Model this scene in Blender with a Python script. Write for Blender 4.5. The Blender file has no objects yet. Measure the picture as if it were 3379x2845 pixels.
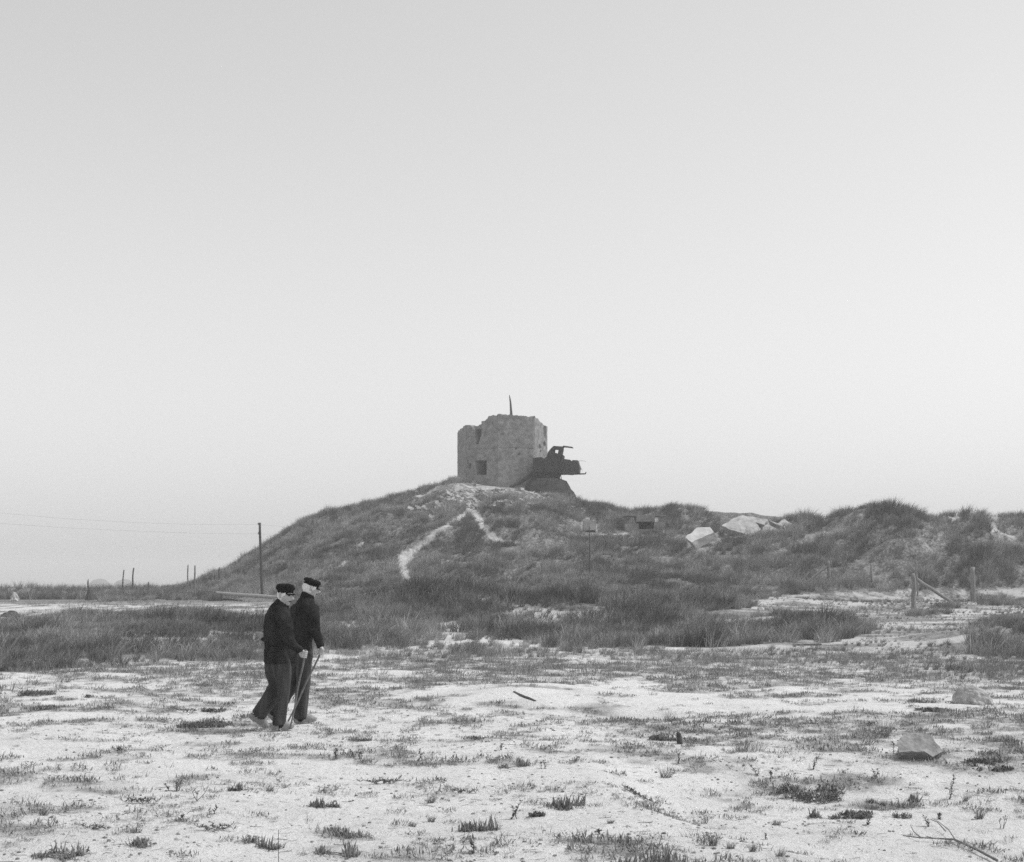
import bpy, bmesh, math, random
import numpy as np
from mathutils import Vector, Matrix

# ------------------------------------------------------------------ scene, camera, light
sc = bpy.context.scene
COL = sc.collection
H = 1.6                                   # eye height of the photographer
FS, CX, HOR = 50 / 36 * 3379, 1689.5, 1924.0   # focal length, centre and horizon row in photo pixels
cam_d = bpy.data.cameras.new('camera'); cam = bpy.data.objects.new('camera', cam_d); COL.objects.link(cam)
cam.location = (0, 0, H); cam.rotation_euler = (math.radians(90), 0, 0)
cam_d.lens = 50; cam_d.sensor_width = 36; cam_d.sensor_fit = 'HORIZONTAL'
cam_d.shift_y = (HOR - 2845 / 2) / 3379
cam_d.clip_start = 0.1; cam_d.clip_end = 20000
cam_d.dof.use_dof = True; cam_d.dof.focus_distance = 16.0; cam_d.dof.aperture_fstop = 8.0
sc.camera = cam

SUN_EL, SUN_AZ = 58.0, 84.0              # degrees; azimuth clockwise from +Y (the view direction)
w = bpy.data.worlds.new('World'); sc.world = w; w.use_nodes = True
nt = w.node_tree; nt.nodes.clear()
sky = nt.nodes.new('ShaderNodeTexSky'); sky.sky_type = 'NISHITA'; sky.sun_disc = False
sky.sun_elevation = math.radians(SUN_EL); sky.sun_rotation = math.radians(SUN_AZ)
sky.air_density = 3.0; sky.dust_density = 0.4; sky.ozone_density = 1.0
bw = nt.nodes.new('ShaderNodeRGBToBW'); bg = nt.nodes.new('ShaderNodeBackground'); wo = nt.nodes.new('ShaderNodeOutputWorld')
nt.links.new(sky.outputs[0], bw.inputs[0]); nt.links.new(bw.outputs[0], bg.inputs[0]); nt.links.new(bg.outputs[0], wo.inputs[0])
bg.inputs[1].default_value = 0.118

sun_d = bpy.data.lights.new('sun', 'SUN'); sun = bpy.data.objects.new('sun', sun_d); COL.objects.link(sun)
sun_d.energy = 2.6; sun_d.angle = math.radians(12); sun_d.color = (1, 1, 1)
_az, _el = math.radians(SUN_AZ), math.radians(SUN_EL)
sdir = Vector((math.sin(_az) * math.cos(_el), math.cos(_az) * math.cos(_el), math.sin(_el)))
sun.rotation_euler = sdir.to_track_quat('Z', 'Y').to_euler(); sun.location = sdir * 50
vs = sc.view_settings
vs.view_transform = 'Standard'; vs.look = 'None'; vs.gamma = 1; vs.exposure = 0.2; vs.use_curve_mapping = False
sc.cycles.use_denoising = False
sc.cycles.max_bounces = 6; sc.cycles.diffuse_bounces = 3; sc.cycles.volume_bounces = 1; sc.cycles.transparent_max_bounces = 4

# ------------------------------------------------------------------ noise
def _h(i, j, s):
    n = (i * 374761393 + j * 668265263 + s * 974634777) & 0xffffffff
    n = ((n ^ (n >> 13)) * 1274126177) & 0xffffffff
    return ((n ^ (n >> 16)) & 0xffff) / 65535.0
def vn(x, y, s=0):
    x = np.asarray(x, float); y = np.asarray(y, float)
    i = np.floor(x).astype(np.int64); j = np.floor(y).astype(np.int64)
    u = x - i; v = y - j; u = u * u * (3 - 2 * u); v = v * v * (3 - 2 * v)
    return (_h(i, j, s) * (1 - u) + _h(i + 1, j, s) * u) * (1 - v) + (_h(i, j + 1, s) * (1 - u) + _h(i + 1, j + 1, s) * u) * v
def fbm(x, y, s=0, o=3):
    t = 0; a = 0.5; n = 0
    for k in range(o):
        t = t + a * vn(np.asarray(x) * 2 ** k + 17.3 * k, np.asarray(y) * 2 ** k - 9.1 * k, s + k); n += a; a *= 0.5
    return t / n
def sstep(a, b, x):
    t = np.clip((np.asarray(x, float) - a) / (b - a), 0, 1)
    return t * t * (3 - 2 * t)

# ------------------------------------------------------------------ terrain
# crest of the dunes: photo column, row (2095-wide view of the photo) and real distance in metres
CREST = [(330, 1212, 122), (405, 1206, 122), (440, 1192, 122), (480, 1168, 122), (530, 1134, 122), (570, 1106, 122), (620, 1077, 122),
         (660, 1056, 122), (700, 1050, 122), (760, 1033, 122), (800, 1021, 122), (850, 1012, 122), (900, 1000, 122), (935, 991, 122),
         (1000, 1000, 122), (1060, 1006, 122), (1150, 1026, 122), (1185, 1037, 122), (1240, 1045, 121), (1280, 1055, 118), (1310, 1055, 116), (1350, 1048, 113), (1400, 1046, 110),
         (1500, 1052, 105), (1560, 1060, 101), (1620, 1065, 98), (1680, 1070, 95), (1720, 1057, 93), (1750, 1046, 92), (1790, 1038, 91), (1830, 1041, 90),
         (1870, 1057, 90), (1905, 1066, 90), (1940, 1060, 90), (2000, 1055, 90), (2060, 1060, 90), (2095, 1060, 90), (2250, 1050, 90), (2450, 1075, 92), (2700, 1060, 95), (3200, 1090, 100)]
FV, CV, HV = 50 / 36 * 2095, 1047.5, HOR * 2095 / 3379
_cx = np.array([(p - CV) / FV * d for p, r, d in CREST]); _cz = np.array([H - (r - (3.5 if p < 900 or p > 1240 else 0) - HV) / FV * d for p, r, d in CREST]); _cy = np.array([float(d) for p, r, d in CREST])
def height(x, y):
    x = np.asarray(x, float); y = np.asarray(y, float)
    left = sstep(-6, -16, x)
    g = 0.75 * sstep(26, 92, y) * (1 - 0.25 * left)
    g = g - (1.7 * sstep(88, 125, y)) * sstep(-20, -31, x)             # the plain beyond the beach lies lower
    g = g - 1.2 * sstep(150, 260, y)
    # foreground swells
    near = 1 - sstep(40, 70, y)
    g = g + near * (0.10 * (fbm(x / 3.1, y / 3.6, 3, 2) - 0.5) + 0.06 * (fbm(x / 0.7, y / 0.7, 8, 2) - 0.5) * (1 - sstep(28, 48, y)) + 0.016 * (vn(x / 0.17, y / 0.17, 12) - 0.5) * (1 - sstep(14, 24, y)))
    g = g - 0.24 * sstep(0.0, 1.2, x - 0.9 + 0.55 * (y - 9.5)) * (1 - sstep(11.5, 14, y)) * sstep(0.6, 1.4, x)
    g = g + 0.18 * np.exp(-((x - 0.2) / 1.6) ** 2 - ((y - 20.0) / 1.6) ** 2) - 0.10 * np.exp(-((x - 1.0) / 1.2) ** 2 - ((y - 17.6) / 0.7) ** 2)
    # grassy hummocks
    for mx, my, mh, rx, ry in ((-10, 38, .35, 6, 7), (-3.9, 56, 1.0, 4.5, 6), (3.6, 53, .75, 6, 6), (8.6, 45, .35, 2.6, 4), (13.2, 36, .45, 2.4, 4), (10, 66, .5, 7, 6), (-14, 46, .3, 4, 5)):
        g = g + mh * np.exp(-((x - mx) / rx) ** 2 - ((y - my) / ry) ** 2)
    cz = np.interp(x, _cx, _cz); cy = np.interp(x, _cx, _cy)
    yb = np.interp(x, [-32, -22, -10, 2, 14, 24, 45], [106, 96, 80, 72, 74, 78, 78]) + 3 * (vn(x / 5.0, y * 0 + 3.3, 21) - 0.5)
    top = cy - 3.5 * np.exp(-((x - 0.5) / 7.5) ** 2) - 0.3
    t = np.clip((y - yb) / (top - yb), 0, 1)
    S = 0.45 * t + 0.55 * t * t * (3 - 2 * t)
    back = 1 - sstep(0, 1, (y - cy - 6 * np.exp(-((x - 0.5) / 8) ** 2)) / 26)
    rise = np.maximum(cz - g, 0) * S * back
    m = np.clip(rise / 1.5, 0, 1) * (1 - np.exp(-((x - 0.7) / 5.0) ** 2 - ((y - 121) / 6.0) ** 2))
    front = 1 - 0.8 * sstep(0.85, 1.0, t)
    rough = 1.5 * (fbm(x / 5.2, y / 4.0, 31, 3) - 0.5) + 0.7 * (fbm(x / 1.5, y / 1.5, 37, 2) - 0.5)
    rough = rough * (1 + 0.5 * sstep(14, 20, x))
    return g + rise + rough * m * front
def h1(x, y): return float(height(np.array([x]), np.array([y]))[0])
def rise_at(x, y):
    cz = np.interp(x, _cx, _cz)
    yb = np.interp(x, [-32, -22, -10, 2, 14, 24, 45], [106, 96, 80, 72, 74, 78, 78])
    return (y > yb) & (x > _cx[0]) & (y < 160)
def P(px, py, d):                          # photo pixel at distance d -> world point
    return Vector(((px - CX) / FS * d, d, H - (py - HOR) / FS * d))
_D = np.concatenate([np.arange(5, 40, 0.02), np.arange(40, 135, 0.06)])
def gdist(px, py):                         # distance at which the sight line of a photo pixel meets the ground
    x = (px - CX) / FS * _D; z = H - (py - HOR) / FS * _D
    k = np.nonzero(z <= height(x, _D))[0]
    return float(_D[k[0]]) if len(k) else 122.0
def G(px, py): 
    d = gdist(px, py); p = P(px, py, d); p.z = h1(p.x, p.y); return p

# ------------------------------------------------------------------ materials
def mat(name, col, rough=0.9, var=0.0, scale=5.0, bump=0.0, bscale=None, spec=0.2, detail=6, stretch=None, sheen=0.0):
    m = bpy.data.materials.new(name); m.use_nodes = True; t = m.node_tree; N = t.nodes; L = t.links
    b = N['Principled BSDF']; b.inputs['Roughness'].default_value = rough; b.inputs['Specular IOR Level'].default_value = spec
    if sheen: b.inputs['Sheen Weight'].default_value = sheen
    b.inputs['Base Color'].default_value = (col, col, col, 1)
    tc = N.new('ShaderNodeTexCoord'); vec = tc.outputs['Object']
    if stretch:
        mp = N.new('ShaderNodeMapping'); mp.inputs['Scale'].default_value = stretch; L.new(vec, mp.inputs[0]); vec = mp.outputs[0]
    if var:
        n1 = N.new('ShaderNodeTexNoise'); n1.inputs['Scale'].default_value = scale; n1.inputs['Detail'].default_value = detail; n1.inputs['Roughness'].default_value = 0.65
        L.new(vec, n1.inputs['Vector'])
        r = N.new('ShaderNodeMapRange'); r.inputs[1].default_value = 0.3; r.inputs[2].default_value = 0.7
        r.inputs[3].default_value = col * (1 - var); r.inputs[4].default_value = col * (1 + var); L.new(n1.outputs[0], r.inputs[0])
        c = N.new('ShaderNodeCombineColor')
        for k in range(3): L.new(r.outputs[0], c.inputs[k])
        L.new(c.outputs[0], b.inputs['Base Color'])
    if bump:
        n2 = N.new('ShaderNodeTexNoise'); n2.inputs['Scale'].default_value = bscale or scale * 3; n2.inputs['Detail'].default_value = 5
        L.new(vec, n2.inputs['Vector']); bp = N.new('ShaderNodeBump'); bp.inputs['Strength'].default_value = bump; bp.inputs['Distance'].default_value = 0.02
        L.new(n2.outputs[0], bp.inputs['Height']); L.new(bp.outputs[0], b.inputs['Normal'])
    return m
M = {}
M['grey_slab'] = mat('grey_slab', 0.36, 0.95, 0.4, 2.6, 0.5, 9)
M['concrete'] = mat('concrete', 0.25, 0.95, 0.42, 2.4, 1.0, 9)
M['plinth'] = mat('plinth_stone', 0.036, 0.95, 0.6, 4, 0.6, 12)
M['pale_concrete'] = mat('pale_concrete', 0.50, 0.95, 0.2, 1.6, 0.5, 8)
M['stone'] = mat('stone', 0.25, 0.95, 0.4, 9, 0.8, 30)
M['pale_stone'] = mat('pale_stone', 0.36, 0.95, 0.45, 11, 0.9, 34)
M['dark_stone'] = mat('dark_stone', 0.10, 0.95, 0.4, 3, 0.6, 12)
M['rust'] = mat('rust', 0.035, 0.8, 0.5, 2.5, 0.3, 10, spec=0.2)
M['rust_dark'] = mat('dark_rust', 0.02, 0.85, 0.4, 2.5, 0.3, 10); M['rust_pale'] = mat('pale_rust', 0.05, 0.7, 0.6, 3.0, 0.4, 9, spec=0.35)
M['wood'] = mat('weathered_wood', 0.22, 0.9, 0.4, 4, 0.5, 10, stretch=(6, 6, 0.6))
M['pale_wood'] = mat('pale_wood', 0.34, 0.9, 0.3, 4, 0.5, 10, stretch=(0.6, 6, 6))
M['dark_wood'] = mat('dark_wood', 0.07, 0.9, 0.4, 4, 0.5, 10, stretch=(6, 6, 0.6))
M['wire'] = mat('wire', 0.26, 0.7)
M['jersey'] = mat('jersey', 0.020, 0.95, 0.75, 9, 0.35, 90, spec=0.08)
M['trouser'] = mat('trouser_cloth', 0.048, 0.8, 0.8, 11, 0.4, 60, spec=0.2, stretch=(1, 1, 0.16))  # worn corduroy streaks, also painting highlights of the folds into the colour
M['cap'] = mat('cap_cloth', 0.010, 0.95, 0.3, 20, 0.2, 120, spec=0.06)
M['skin'] = mat('skin', 0.41, 0.6, 0.14, 45, 0.25, 120, spec=0.3)
M['hair'] = mat('white_hair', 0.75, 0.8, 0.15, 60, 0.5, 150)
M['clog'] = mat('clog_wood', 0.27, 0.7, 0.25, 12, 0.25, 40, spec=0.3, stretch=(1, 4, 4))
M['brow'] = mat('brow_and_shade', .07, .9); M['mouth'] = mat('mouth_line_shade', .05, .7)  # both dark, to paint in eye-socket shade and the mouth crease
M['eye'] = mat('eye', 0.03, 0.3)
M['stick'] = mat('stick_wood', 0.16, 0.6, 0.3, 20)
M['twig'] = mat('twig', 0.17, 0.9, 0.3, 12)
M['leaf'] = mat('leaf', 0.18, 0.7, 0.5, 11)
M['leaf_dark'] = mat('dark_leaf', 0.13, 0.7, 0.45, 11)
M['leaf_dry'] = mat('dry_blade', 0.24, 0.8, 0.5, 11)

def grass_mat(name, lo, hi):
    m = bpy.data.materials.new(name); m.use_nodes = True; t = m.node_tree; N = t.nodes; L = t.links
    b = N['Principled BSDF']; b.inputs['Roughness'].default_value = 0.75; b.inputs['Specular IOR Level'].default_value = 0.15
    a = N.new('ShaderNodeAttribute'); a.attribute_type = 'INSTANCER'; a.attribute_name = 'tone'
    v = N.new('ShaderNodeAttribute'); v.attribute_name = 'blade'
    s = N.new('ShaderNodeMath'); s.operation = 'MULTIPLY_ADD'; s.inputs[1].default_value = 0.45; L.new(v.outputs['Fac'], s.inputs[0])
    h = N.new('ShaderNodeMath'); h.operation = 'MULTIPLY'; h.inputs[1].default_value = 0.55; L.new(a.outputs['Fac'], h.inputs[0]); L.new(h.outputs[0], s.inputs[2])
    r = N.new('ShaderNodeMapRange'); r.inputs[3].default_value = lo; r.inputs[4].default_value = hi; L.new(s.outputs[0], r.inputs[0])
    c = N.new('ShaderNodeCombineColor')
    for k in range(3): L.new(r.outputs[0], c.inputs[k])
    L.new(c.outputs[0], b.inputs['Base Color'])
    return m
M['grass'] = grass_mat('marram', 0.065, 0.45)
M['sprig'] = grass_mat('sprig', 0.11, 0.34)

# ground: bare sand, darker where litter and roots hold it (attributes written per vertex)
gm = bpy.data.materials.new('sand'); gm.use_nodes = True; t = gm.node_tree; N = t.nodes; L = t.links
b = N['Principled BSDF']; b.inputs['Roughness'].default_value = 0.97; b.inputs['Specular IOR Level'].default_value = 0.1
geo = N.new('ShaderNodeNewGeometry')
av = N.new('ShaderNodeAttribute'); av.attribute_name = 'litter'
def _noise(sc_, det, rough=0.6):
    n = N.new('ShaderNodeTexNoise'); n.inputs['Scale'].default_value = sc_; n.inputs['Detail'].default_value = det; n.inputs['Roughness'].default_value = rough
    L.new(geo.outputs['Position'], n.inputs['Vector']); return n
def _mr(src, a, b_, c, d):
    r = N.new('ShaderNodeMapRange'); r.inputs[1].default_value = a; r.inputs[2].default_value = b_; r.inputs[3].default_value = c; r.inputs[4].default_value = d
    L.new(src, r.inputs[0]); return r.outputs[0]
def _m(op, x, y):
    n = N.new('ShaderNodeMath'); n.operation = op
    for k, s in enumerate((x, y)):
        if isinstance(s, (int, float)): n.inputs[k].default_value = s
        else: L.new(s, n.inputs[k])
    return n.outputs[0]
sand = _mr(_noise(0.9, 8, 0.62).outputs[0], 0.3, 0.7, 0.66, 0.80)
grain = _mr(_noise(75, 4, 0.75).outputs[0], 0.3, 0.7, 0.82, 1.12)
sand = _m('MULTIPLY', sand, grain)
specks = _mr(_noise(24, 5, 0.7).outputs[0], 0.60, 0.66, 0.0, 0.65)     # crumbs of plant litter
blot = _mr(_noise(3.6, 8, 0.75).outputs[0], 0.53, 0.70, 0.0, 0.34)
dark = _m('MAXIMUM', specks, blot)
lit = _m('MULTIPLY', av.outputs['Fac'], _mr(_noise(7.0, 6, 0.7).outputs[0], 0.32, 0.60, 0.55, 1.15))
dark = _m('MINIMUM', _m('MAXIMUM', dark, lit), 1.0)
mixv = N.new('ShaderNodeMix'); mixv.data_type = 'FLOAT'; L.new(dark, mixv.inputs[0]); L.new(sand, mixv.inputs[2]); mixv.inputs[3].default_value = 0.115
cc = N.new('ShaderNodeCombineColor')
for k in range(3): L.new(mixv.outputs[0], cc.inputs[k])
L.new(cc.outputs[0], b.inputs['Base Color'])
bp = N.new('ShaderNodeBump'); bp.inputs['Strength'].default_value = 1.0; bp.inputs['Distance'].default_value = 0.05
hh = _m('ADD', _m('MULTIPLY', _noise(9, 8, 0.7).outputs[0], 1.3), _m('MULTIPLY', _noise(70, 3).outputs[0], 0.25))
L.new(hh, bp.inputs['Height']); L.new(bp.outputs[0], b.inputs['Normal'])
M['sand'] = gm

# ------------------------------------------------------------------ object helpers
def tag(o, label=None, cat=None, group=None, kind=None):
    if label: o['label'] = label
    if cat: o['category'] = cat
    if group: o['group'] = group
    if kind: o['kind'] = kind
    return o
def mesh_np(name, V, F, m=None, smooth=True):
    me = bpy.data.meshes.new(name); V = np.asarray(V, np.float32)
    if isinstance(F, np.ndarray):
        n, k = F.shape
        me.vertices.add(len(V)); me.vertices.foreach_set('co', V.ravel())
        me.loops.add(n * k); me.loops.foreach_set('vertex_index', F.ravel().astype(np.int32))
        me.polygons.add(n); me.polygons.foreach_set('loop_start', (np.arange(n) * k).astype(np.int32)); me.polygons.foreach_set('loop_total', np.full(n, k, np.int32))
        me.update(calc_edges=True); me.validate()
    else:
        me.from_pydata([tuple(v) for v in V.tolist()], [], F); me.update()
    me.polygons.foreach_set('use_smooth', np.full(len(me.polygons), smooth))
    if m: me.materials.append(m)
    return me
def link(name, me, parent=None, loc=None):
    o = bpy.data.objects.new(name, me); COL.objects.link(o)
    if parent: o.parent = parent
    if loc is not None: o.location = loc
    return o
def empty(name, loc):
    o = bpy.data.objects.new(name, None); COL.objects.link(o); o.location = loc; o.empty_display_size = 0.2; return o
class MB:                                  # collects shapes; build() links them as one mesh
    def __init__(s): s.v = []; s.f = []
    def add(s, V, F):
        k = len(s.v); s.v += [tuple(p) for p in V]; s.f += [tuple(i + k for i in f) for f in F]
    def tube(s, pts, radii, n=8, lat=None, cap=True, round_=False, flat=None):
        V, F = tube(pts, radii, n, lat, cap, round_); s.add(V, F)
    def box(s, c, d, rot=None):
        V = []
        for x in (-.5, .5):
            for y in (-.5, .5):
                for z in (-.5, .5):
                    p = Vector((x * d[0], y * d[1], z * d[2])); V.append((rot @ p if rot else p) + Vector(c))
        s.add(V, [(0, 1, 3, 2), (4, 6, 7, 5), (0, 4, 5, 1), (2, 3, 7, 6), (0, 2, 6, 4), (1, 5, 7, 3)])
    def prism(s, poly, y0, y1, fn=lambda x, y, z: (x, y, z)):
        n = len(poly)
        V = [fn(x, y0, z) for x, z in poly] + [fn(x, y1, z) for x, z in poly]
        F = [tuple(range(n)), tuple(range(2 * n - 1, n - 1, -1))] + [(i, i + n, (i + 1) % n + n, (i + 1) % n) for i in range(n)]
        s.add(V, F)
    def build(s, name, m, parent=None, loc=None, smooth=False, origin=None, recalc=True):
        V = np.array(s.v, float)
        if origin is not None: V = V - np.array(origin)
        me = mesh_np(name, V, s.f, m, smooth)
        if recalc:
            bm = bmesh.new(); bm.from_mesh(me); bmesh.ops.recalc_face_normals(bm, faces=bm.faces); bm.to_mesh(me); bm.free()
            me.polygons.foreach_set('use_smooth', np.full(len(me.polygons), smooth))
        return link(name, me, parent, origin if origin is not None else loc)
def tube(pts, radii, n=8, lat=None, cap=True, round_=False):
    """rings along a path; radii are numbers or (a, b) half-widths, a along lat"""
    pts = [Vector(p) for p in pts]; R = [(r, r) if isinstance(r, (int, float)) else r for r in radii]
    if round_:
        for e in (0, -1):
            q = pts[1] if e == 0 else pts[-2]; d = (pts[e] - q).normalized(); r = R[e]; m_ = min(r); add = [(0.5, 0.87), (0.87, 0.5), (0.985, 0.15)]
            for k, (o, sc_) in enumerate(add):
                base = pts[e] if k == 0 else base
                p = base + d * m_ * o; rr = (r[0] * sc_, r[1] * sc_)
                if e == 0: pts.insert(0, p); R.insert(0, rr)
                else: pts.append(p); R.append(rr)
    V = []; F = []; N_ = len(pts); la = Vector(lat).normalized() if lat is not None else None
    for i, p in enumerate(pts):
        tg = (pts[min(i + 1, N_ - 1)] - pts[max(i - 1, 0)]).normalized()
        if la is None:
            la = Vector((1, 0, 0)) if abs(tg.x) < 0.8 else Vector((0, 1, 0))
        a = (la - tg * la.dot(tg)).normalized(); bb = tg.cross(a); la = a if lat is None else Vector(lat).normalized()
        for k in range(n):
            an = 2 * math.pi * k / n
            V.append(p + a * R[i][0] * math.cos(an) + bb * R[i][1] * math.sin(an))
    for i in range(N_ - 1):
        for k in range(n):
            F.append((i * n + k, i * n + (k + 1) % n, (i + 1) * n + (k + 1) % n, (i + 1) * n + k))
    if cap:
        F.append(tuple(range(n - 1, -1, -1))); F.append(tuple((N_ - 1) * n + k for k in range(n)))
    return V, F

# ------------------------------------------------------------------ vegetation cover (drawn on the plan of the ground through the photo's outlines)
def inpoly(x, y, poly):
    r = np.zeros(x.shape, bool); n = len(poly); j = n - 1
    for i in range(n):
        xi, yi = poly[i]; xj, yj = poly[j]
        if yi != yj:
            c = ((yi > y) != (yj > y)) & (x < (xj - xi) * (y - yi) / (yj - yi) + xi); r ^= c
        j = i
    return r
def segd(x, y, pts, w_):
    best = np.full(x.shape, 9.0)
    for i in range(len(pts) - 1):
        (ax, ay), (bx, by) = pts[i], pts[i + 1]; dx, dy = bx - ax, by - ay
        t_ = np.clip(((x - ax) * dx + (y - ay) * dy) / (dx * dx + dy * dy), 0, 1)
        ww = w_[i] + (w_[i + 1] - w_[i]) * t_
        best = np.minimum(best, np.hypot(x - ax - t_ * dx, y - ay - t_ * dy) / ww)
    return best
PATHS = [([(962, 1012), (968, 1040), (950, 1055), (920, 1072), (880, 1100), (850, 1125), (825, 1145), (823, 1160), (832, 1182)], [8, 7, 4, 3.5, 5, 5.5, 10, 9, 6]),
         ([(968, 1040), (985, 1075), (1005, 1095), (1028, 1110)], [7, 4.5, 4.5, 3]),
         ([(868, 1042), (888, 1062)], [3, 2]), ([(688, 1168), (708, 1150)], [2.5, 2.5]), ([(730, 1122), (742, 1112)], [4, 3]),
         ([(895, 1018), (960, 1024)], [3, 5]), ([(1028, 1110), (1060, 1112)], [2.5, 2]), ([(1290, 1090), (1200, 1100)], [1, 1])]
def footpath(vx, vy):
    d = np.full(vx.shape, 9.0)
    for p, w_ in PATHS[:2]: d = np.minimum(d, segd(vx, vy, p, w_))
    return d
def cover(x, y, z):
    """0 = bare, 1 = closed marram; second value: height factor"""
    vx = CV + FV * x / y; vy = HV + FV * (H - z) / y
    jx = vx + 26 * (fbm(x / (y * .02), y / (y * .05) , 51, 2) - .5); nz = fbm(x / 1.7, y / 1.7, 55, 3)
    jy = vy + (8 + 0.12 * np.clip(vy - 1230, 0, 200)) * (fbm(x / 1.3, y / 2.2, 53, 2) - .5)
    d = np.zeros(x.shape); hf = np.ones(x.shape)
    hill = rise_at(x, y)
    d[hill] = 1.0; hf[hill] = 1.0
    def put(poly, val, hv=None):
        m_ = inpoly(jx, jy, poly); d[m_] = val
        if hv is not None: hf[m_] = hv
    put([(-400, 1300), (0, 1279), (60, 1275), (130, 1267), (220, 1263), (330, 1254), (440, 1262), (540, 1276), (640, 1290), (720, 1305), (800, 1330), (700, 1345), (560, 1346), (300, 1362), (0, 1378), (-400, 1380)], 1.0, 0.62)
    put([(215, 1300), (330, 1302), (440, 1314), (330, 1318), (215, 1312)], 0.35)
    put([(210, 1220), (450, 1212), (450, 1229), (330, 1226), (210, 1232)], 1.0, 0.9)
    put([(560, 1228), (640, 1205), (1600, 1205), (1640, 1216), (1560, 1226), (1560, 1240), (1440, 1255), (1500, 1280), (1480, 1325), (1380, 1332), (1200, 1332), (1060, 1318), (960, 1306), (860, 1318), (760, 1330), (690, 1312), (600, 1280)], 1.0, 0.8)
    put([(1420, 1262), (1600, 1258), (1760, 1276), (1800, 1292), (1700, 1312), (1440, 1322)], 0.9, 0.72)
    put([(640, 1275), (740, 1268), (775, 1285), (700, 1300), (640, 1292)], 0.2)
    put([(845, 1276), (930, 1270), (985, 1300), (900, 1318), (850, 1312)], 0.28, .7)
    put([(985, 1300), (1050, 1310), (1060, 1320), (960, 1316)], 0.2)
    put([(1640, 1216), (2200, 1200), (2200, 1246), (1990, 1268), (1945, 1300), (1950, 1340), (1680, 1336), (1800, 1292), (1740, 1270), (1560, 1250), (1560, 1228)], 0.42, .30)
    put([(740, 1320), (850, 1326), (960, 1312), (1060, 1322), (1130, 1330), (1130, 1346), (740, 1348)], 0.5, .4)
    put([(1860, 1248), (1960, 1240), (1940, 1258), (1850, 1262)], 0.8, .6)
    put([(1990, 1228), (2100, 1222), (2100, 1240), (1990, 1240)], 0.7, .7)
    put([(2500, 1240), (2095, 1262), (2000, 1270), (1955, 1302), (1975, 1335), (2095, 1356), (2500, 1380)], 0.7, 0.7)
    put([(1120, 1338), (1400, 1330), (1700, 1328), (1950, 1342), (2300, 1356), (2300, 1392), (1900, 1384), (1600, 1366), (1300, 1352)], 0.36, 0.40)
    pm = np.ones(x.shape)
    for p, w_ in PATHS:
        s = segd(vx + 8 * (fbm(x / 1.1, y / 1.1, 61, 2) - .5), vy + 6 * (fbm(x / 1.1, y / 1.1, 62, 2) - .5), p, w_); d = np.where(hill, d * sstep(1.1, 1.7, s), d); pm = np.minimum(pm, sstep(.35, 1.25, s + .9 * (fbm(x / .6, y / .6, 181, 2) - .5)))
    # thin, rubbly cover below the tower and blown-out spots on the right-hand dune
    e = ((vx - 1010) / 170) ** 2 + ((vy - 1012) / 26) ** 2
    d = np.where(hill & (e < 1), d * (0.45 + 0.55 * sstep(0.40, 0.60, nz)), d)
    e = ((vx - 960) / 60) ** 2 + ((vy - 1000) / 9) ** 2
    d = np.where(hill & (e < 1), d * (.25 + .5 * sstep(.4, .6, nz)), d)
    for ex, ey, rx, ry in ((1955, 1062, 16, 16), (1900, 1095, 40, 14), (2030, 1072, 18, 26), (2015, 1122, 32, 12), (1815, 1098, 14, 10), (2070, 1100, 30, 22), (1760, 1060, 10, 8), (2160, 1090, 30, 30)):
        e = ((vx - ex) / rx) ** 2 + ((vy - ey) / ry) ** 2
        d = np.where(hill & (e < 1.3), d * sstep(0.30, 0.72, nz + 0.22 * e), d)
    soil = d.copy()
    d = np.where(hill, d * (0.30 + 0.70 * sstep(0.30, 0.50, fbm(x / 1.4, y / 1.8, 231, 3))), d)
    for ex, ey, rx, ry in ((1050, 1002, 152, 16), (1438, 1108, 40, 22), (1530, 1085, 62, 17), (1322, 1073, 28, 20), (1205, 1081, 19, 23)):
        e = ((vx - ex) / rx) ** 2 + ((vy - ey) / ry) ** 2; d = np.where(hill & (e < 1), 0.04, d)
    d = np.where(hill & (x > 12), d * (0.35 + 0.65 * sstep(0.27, 0.40, fbm(x / 2.4, y / 2.4, 77, 3))), d)
    d = np.where(hill, d, d * (0.25 + 0.75 * sstep(0.30, 0.46, fbm(x / 2.6, y / 2.6, 191, 3))))
    soil = np.where(hill, np.minimum(soil, np.maximum(d, .0) + .55), d)
    e1 = np.clip(1.15 - ((vx - 1030) / 190) ** 2 - ((vy - 1010) / 28) ** 2, 0, 1)
    soil = np.where(hill, np.maximum(soil, e1 * (.42 + .45 * sstep(.36, .56, fbm(x / .55, y / .7, 251, 3))) * pm), soil)
    soil = np.where(hill, np.maximum(soil, .22 + (.12 + .5 * sstep(.35, .6, fbm(x / .7, y / .7, 151, 3))) * pm), soil)
    d = np.where(hill, d, d * (0.35 + 0.65 * sstep(0.26, 0.42, nz)))
    far = (y > 96) & ~hill & (x < -12)
    d = np.where(far, 0.0, d)
    return d, hf, hill, soil
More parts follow.
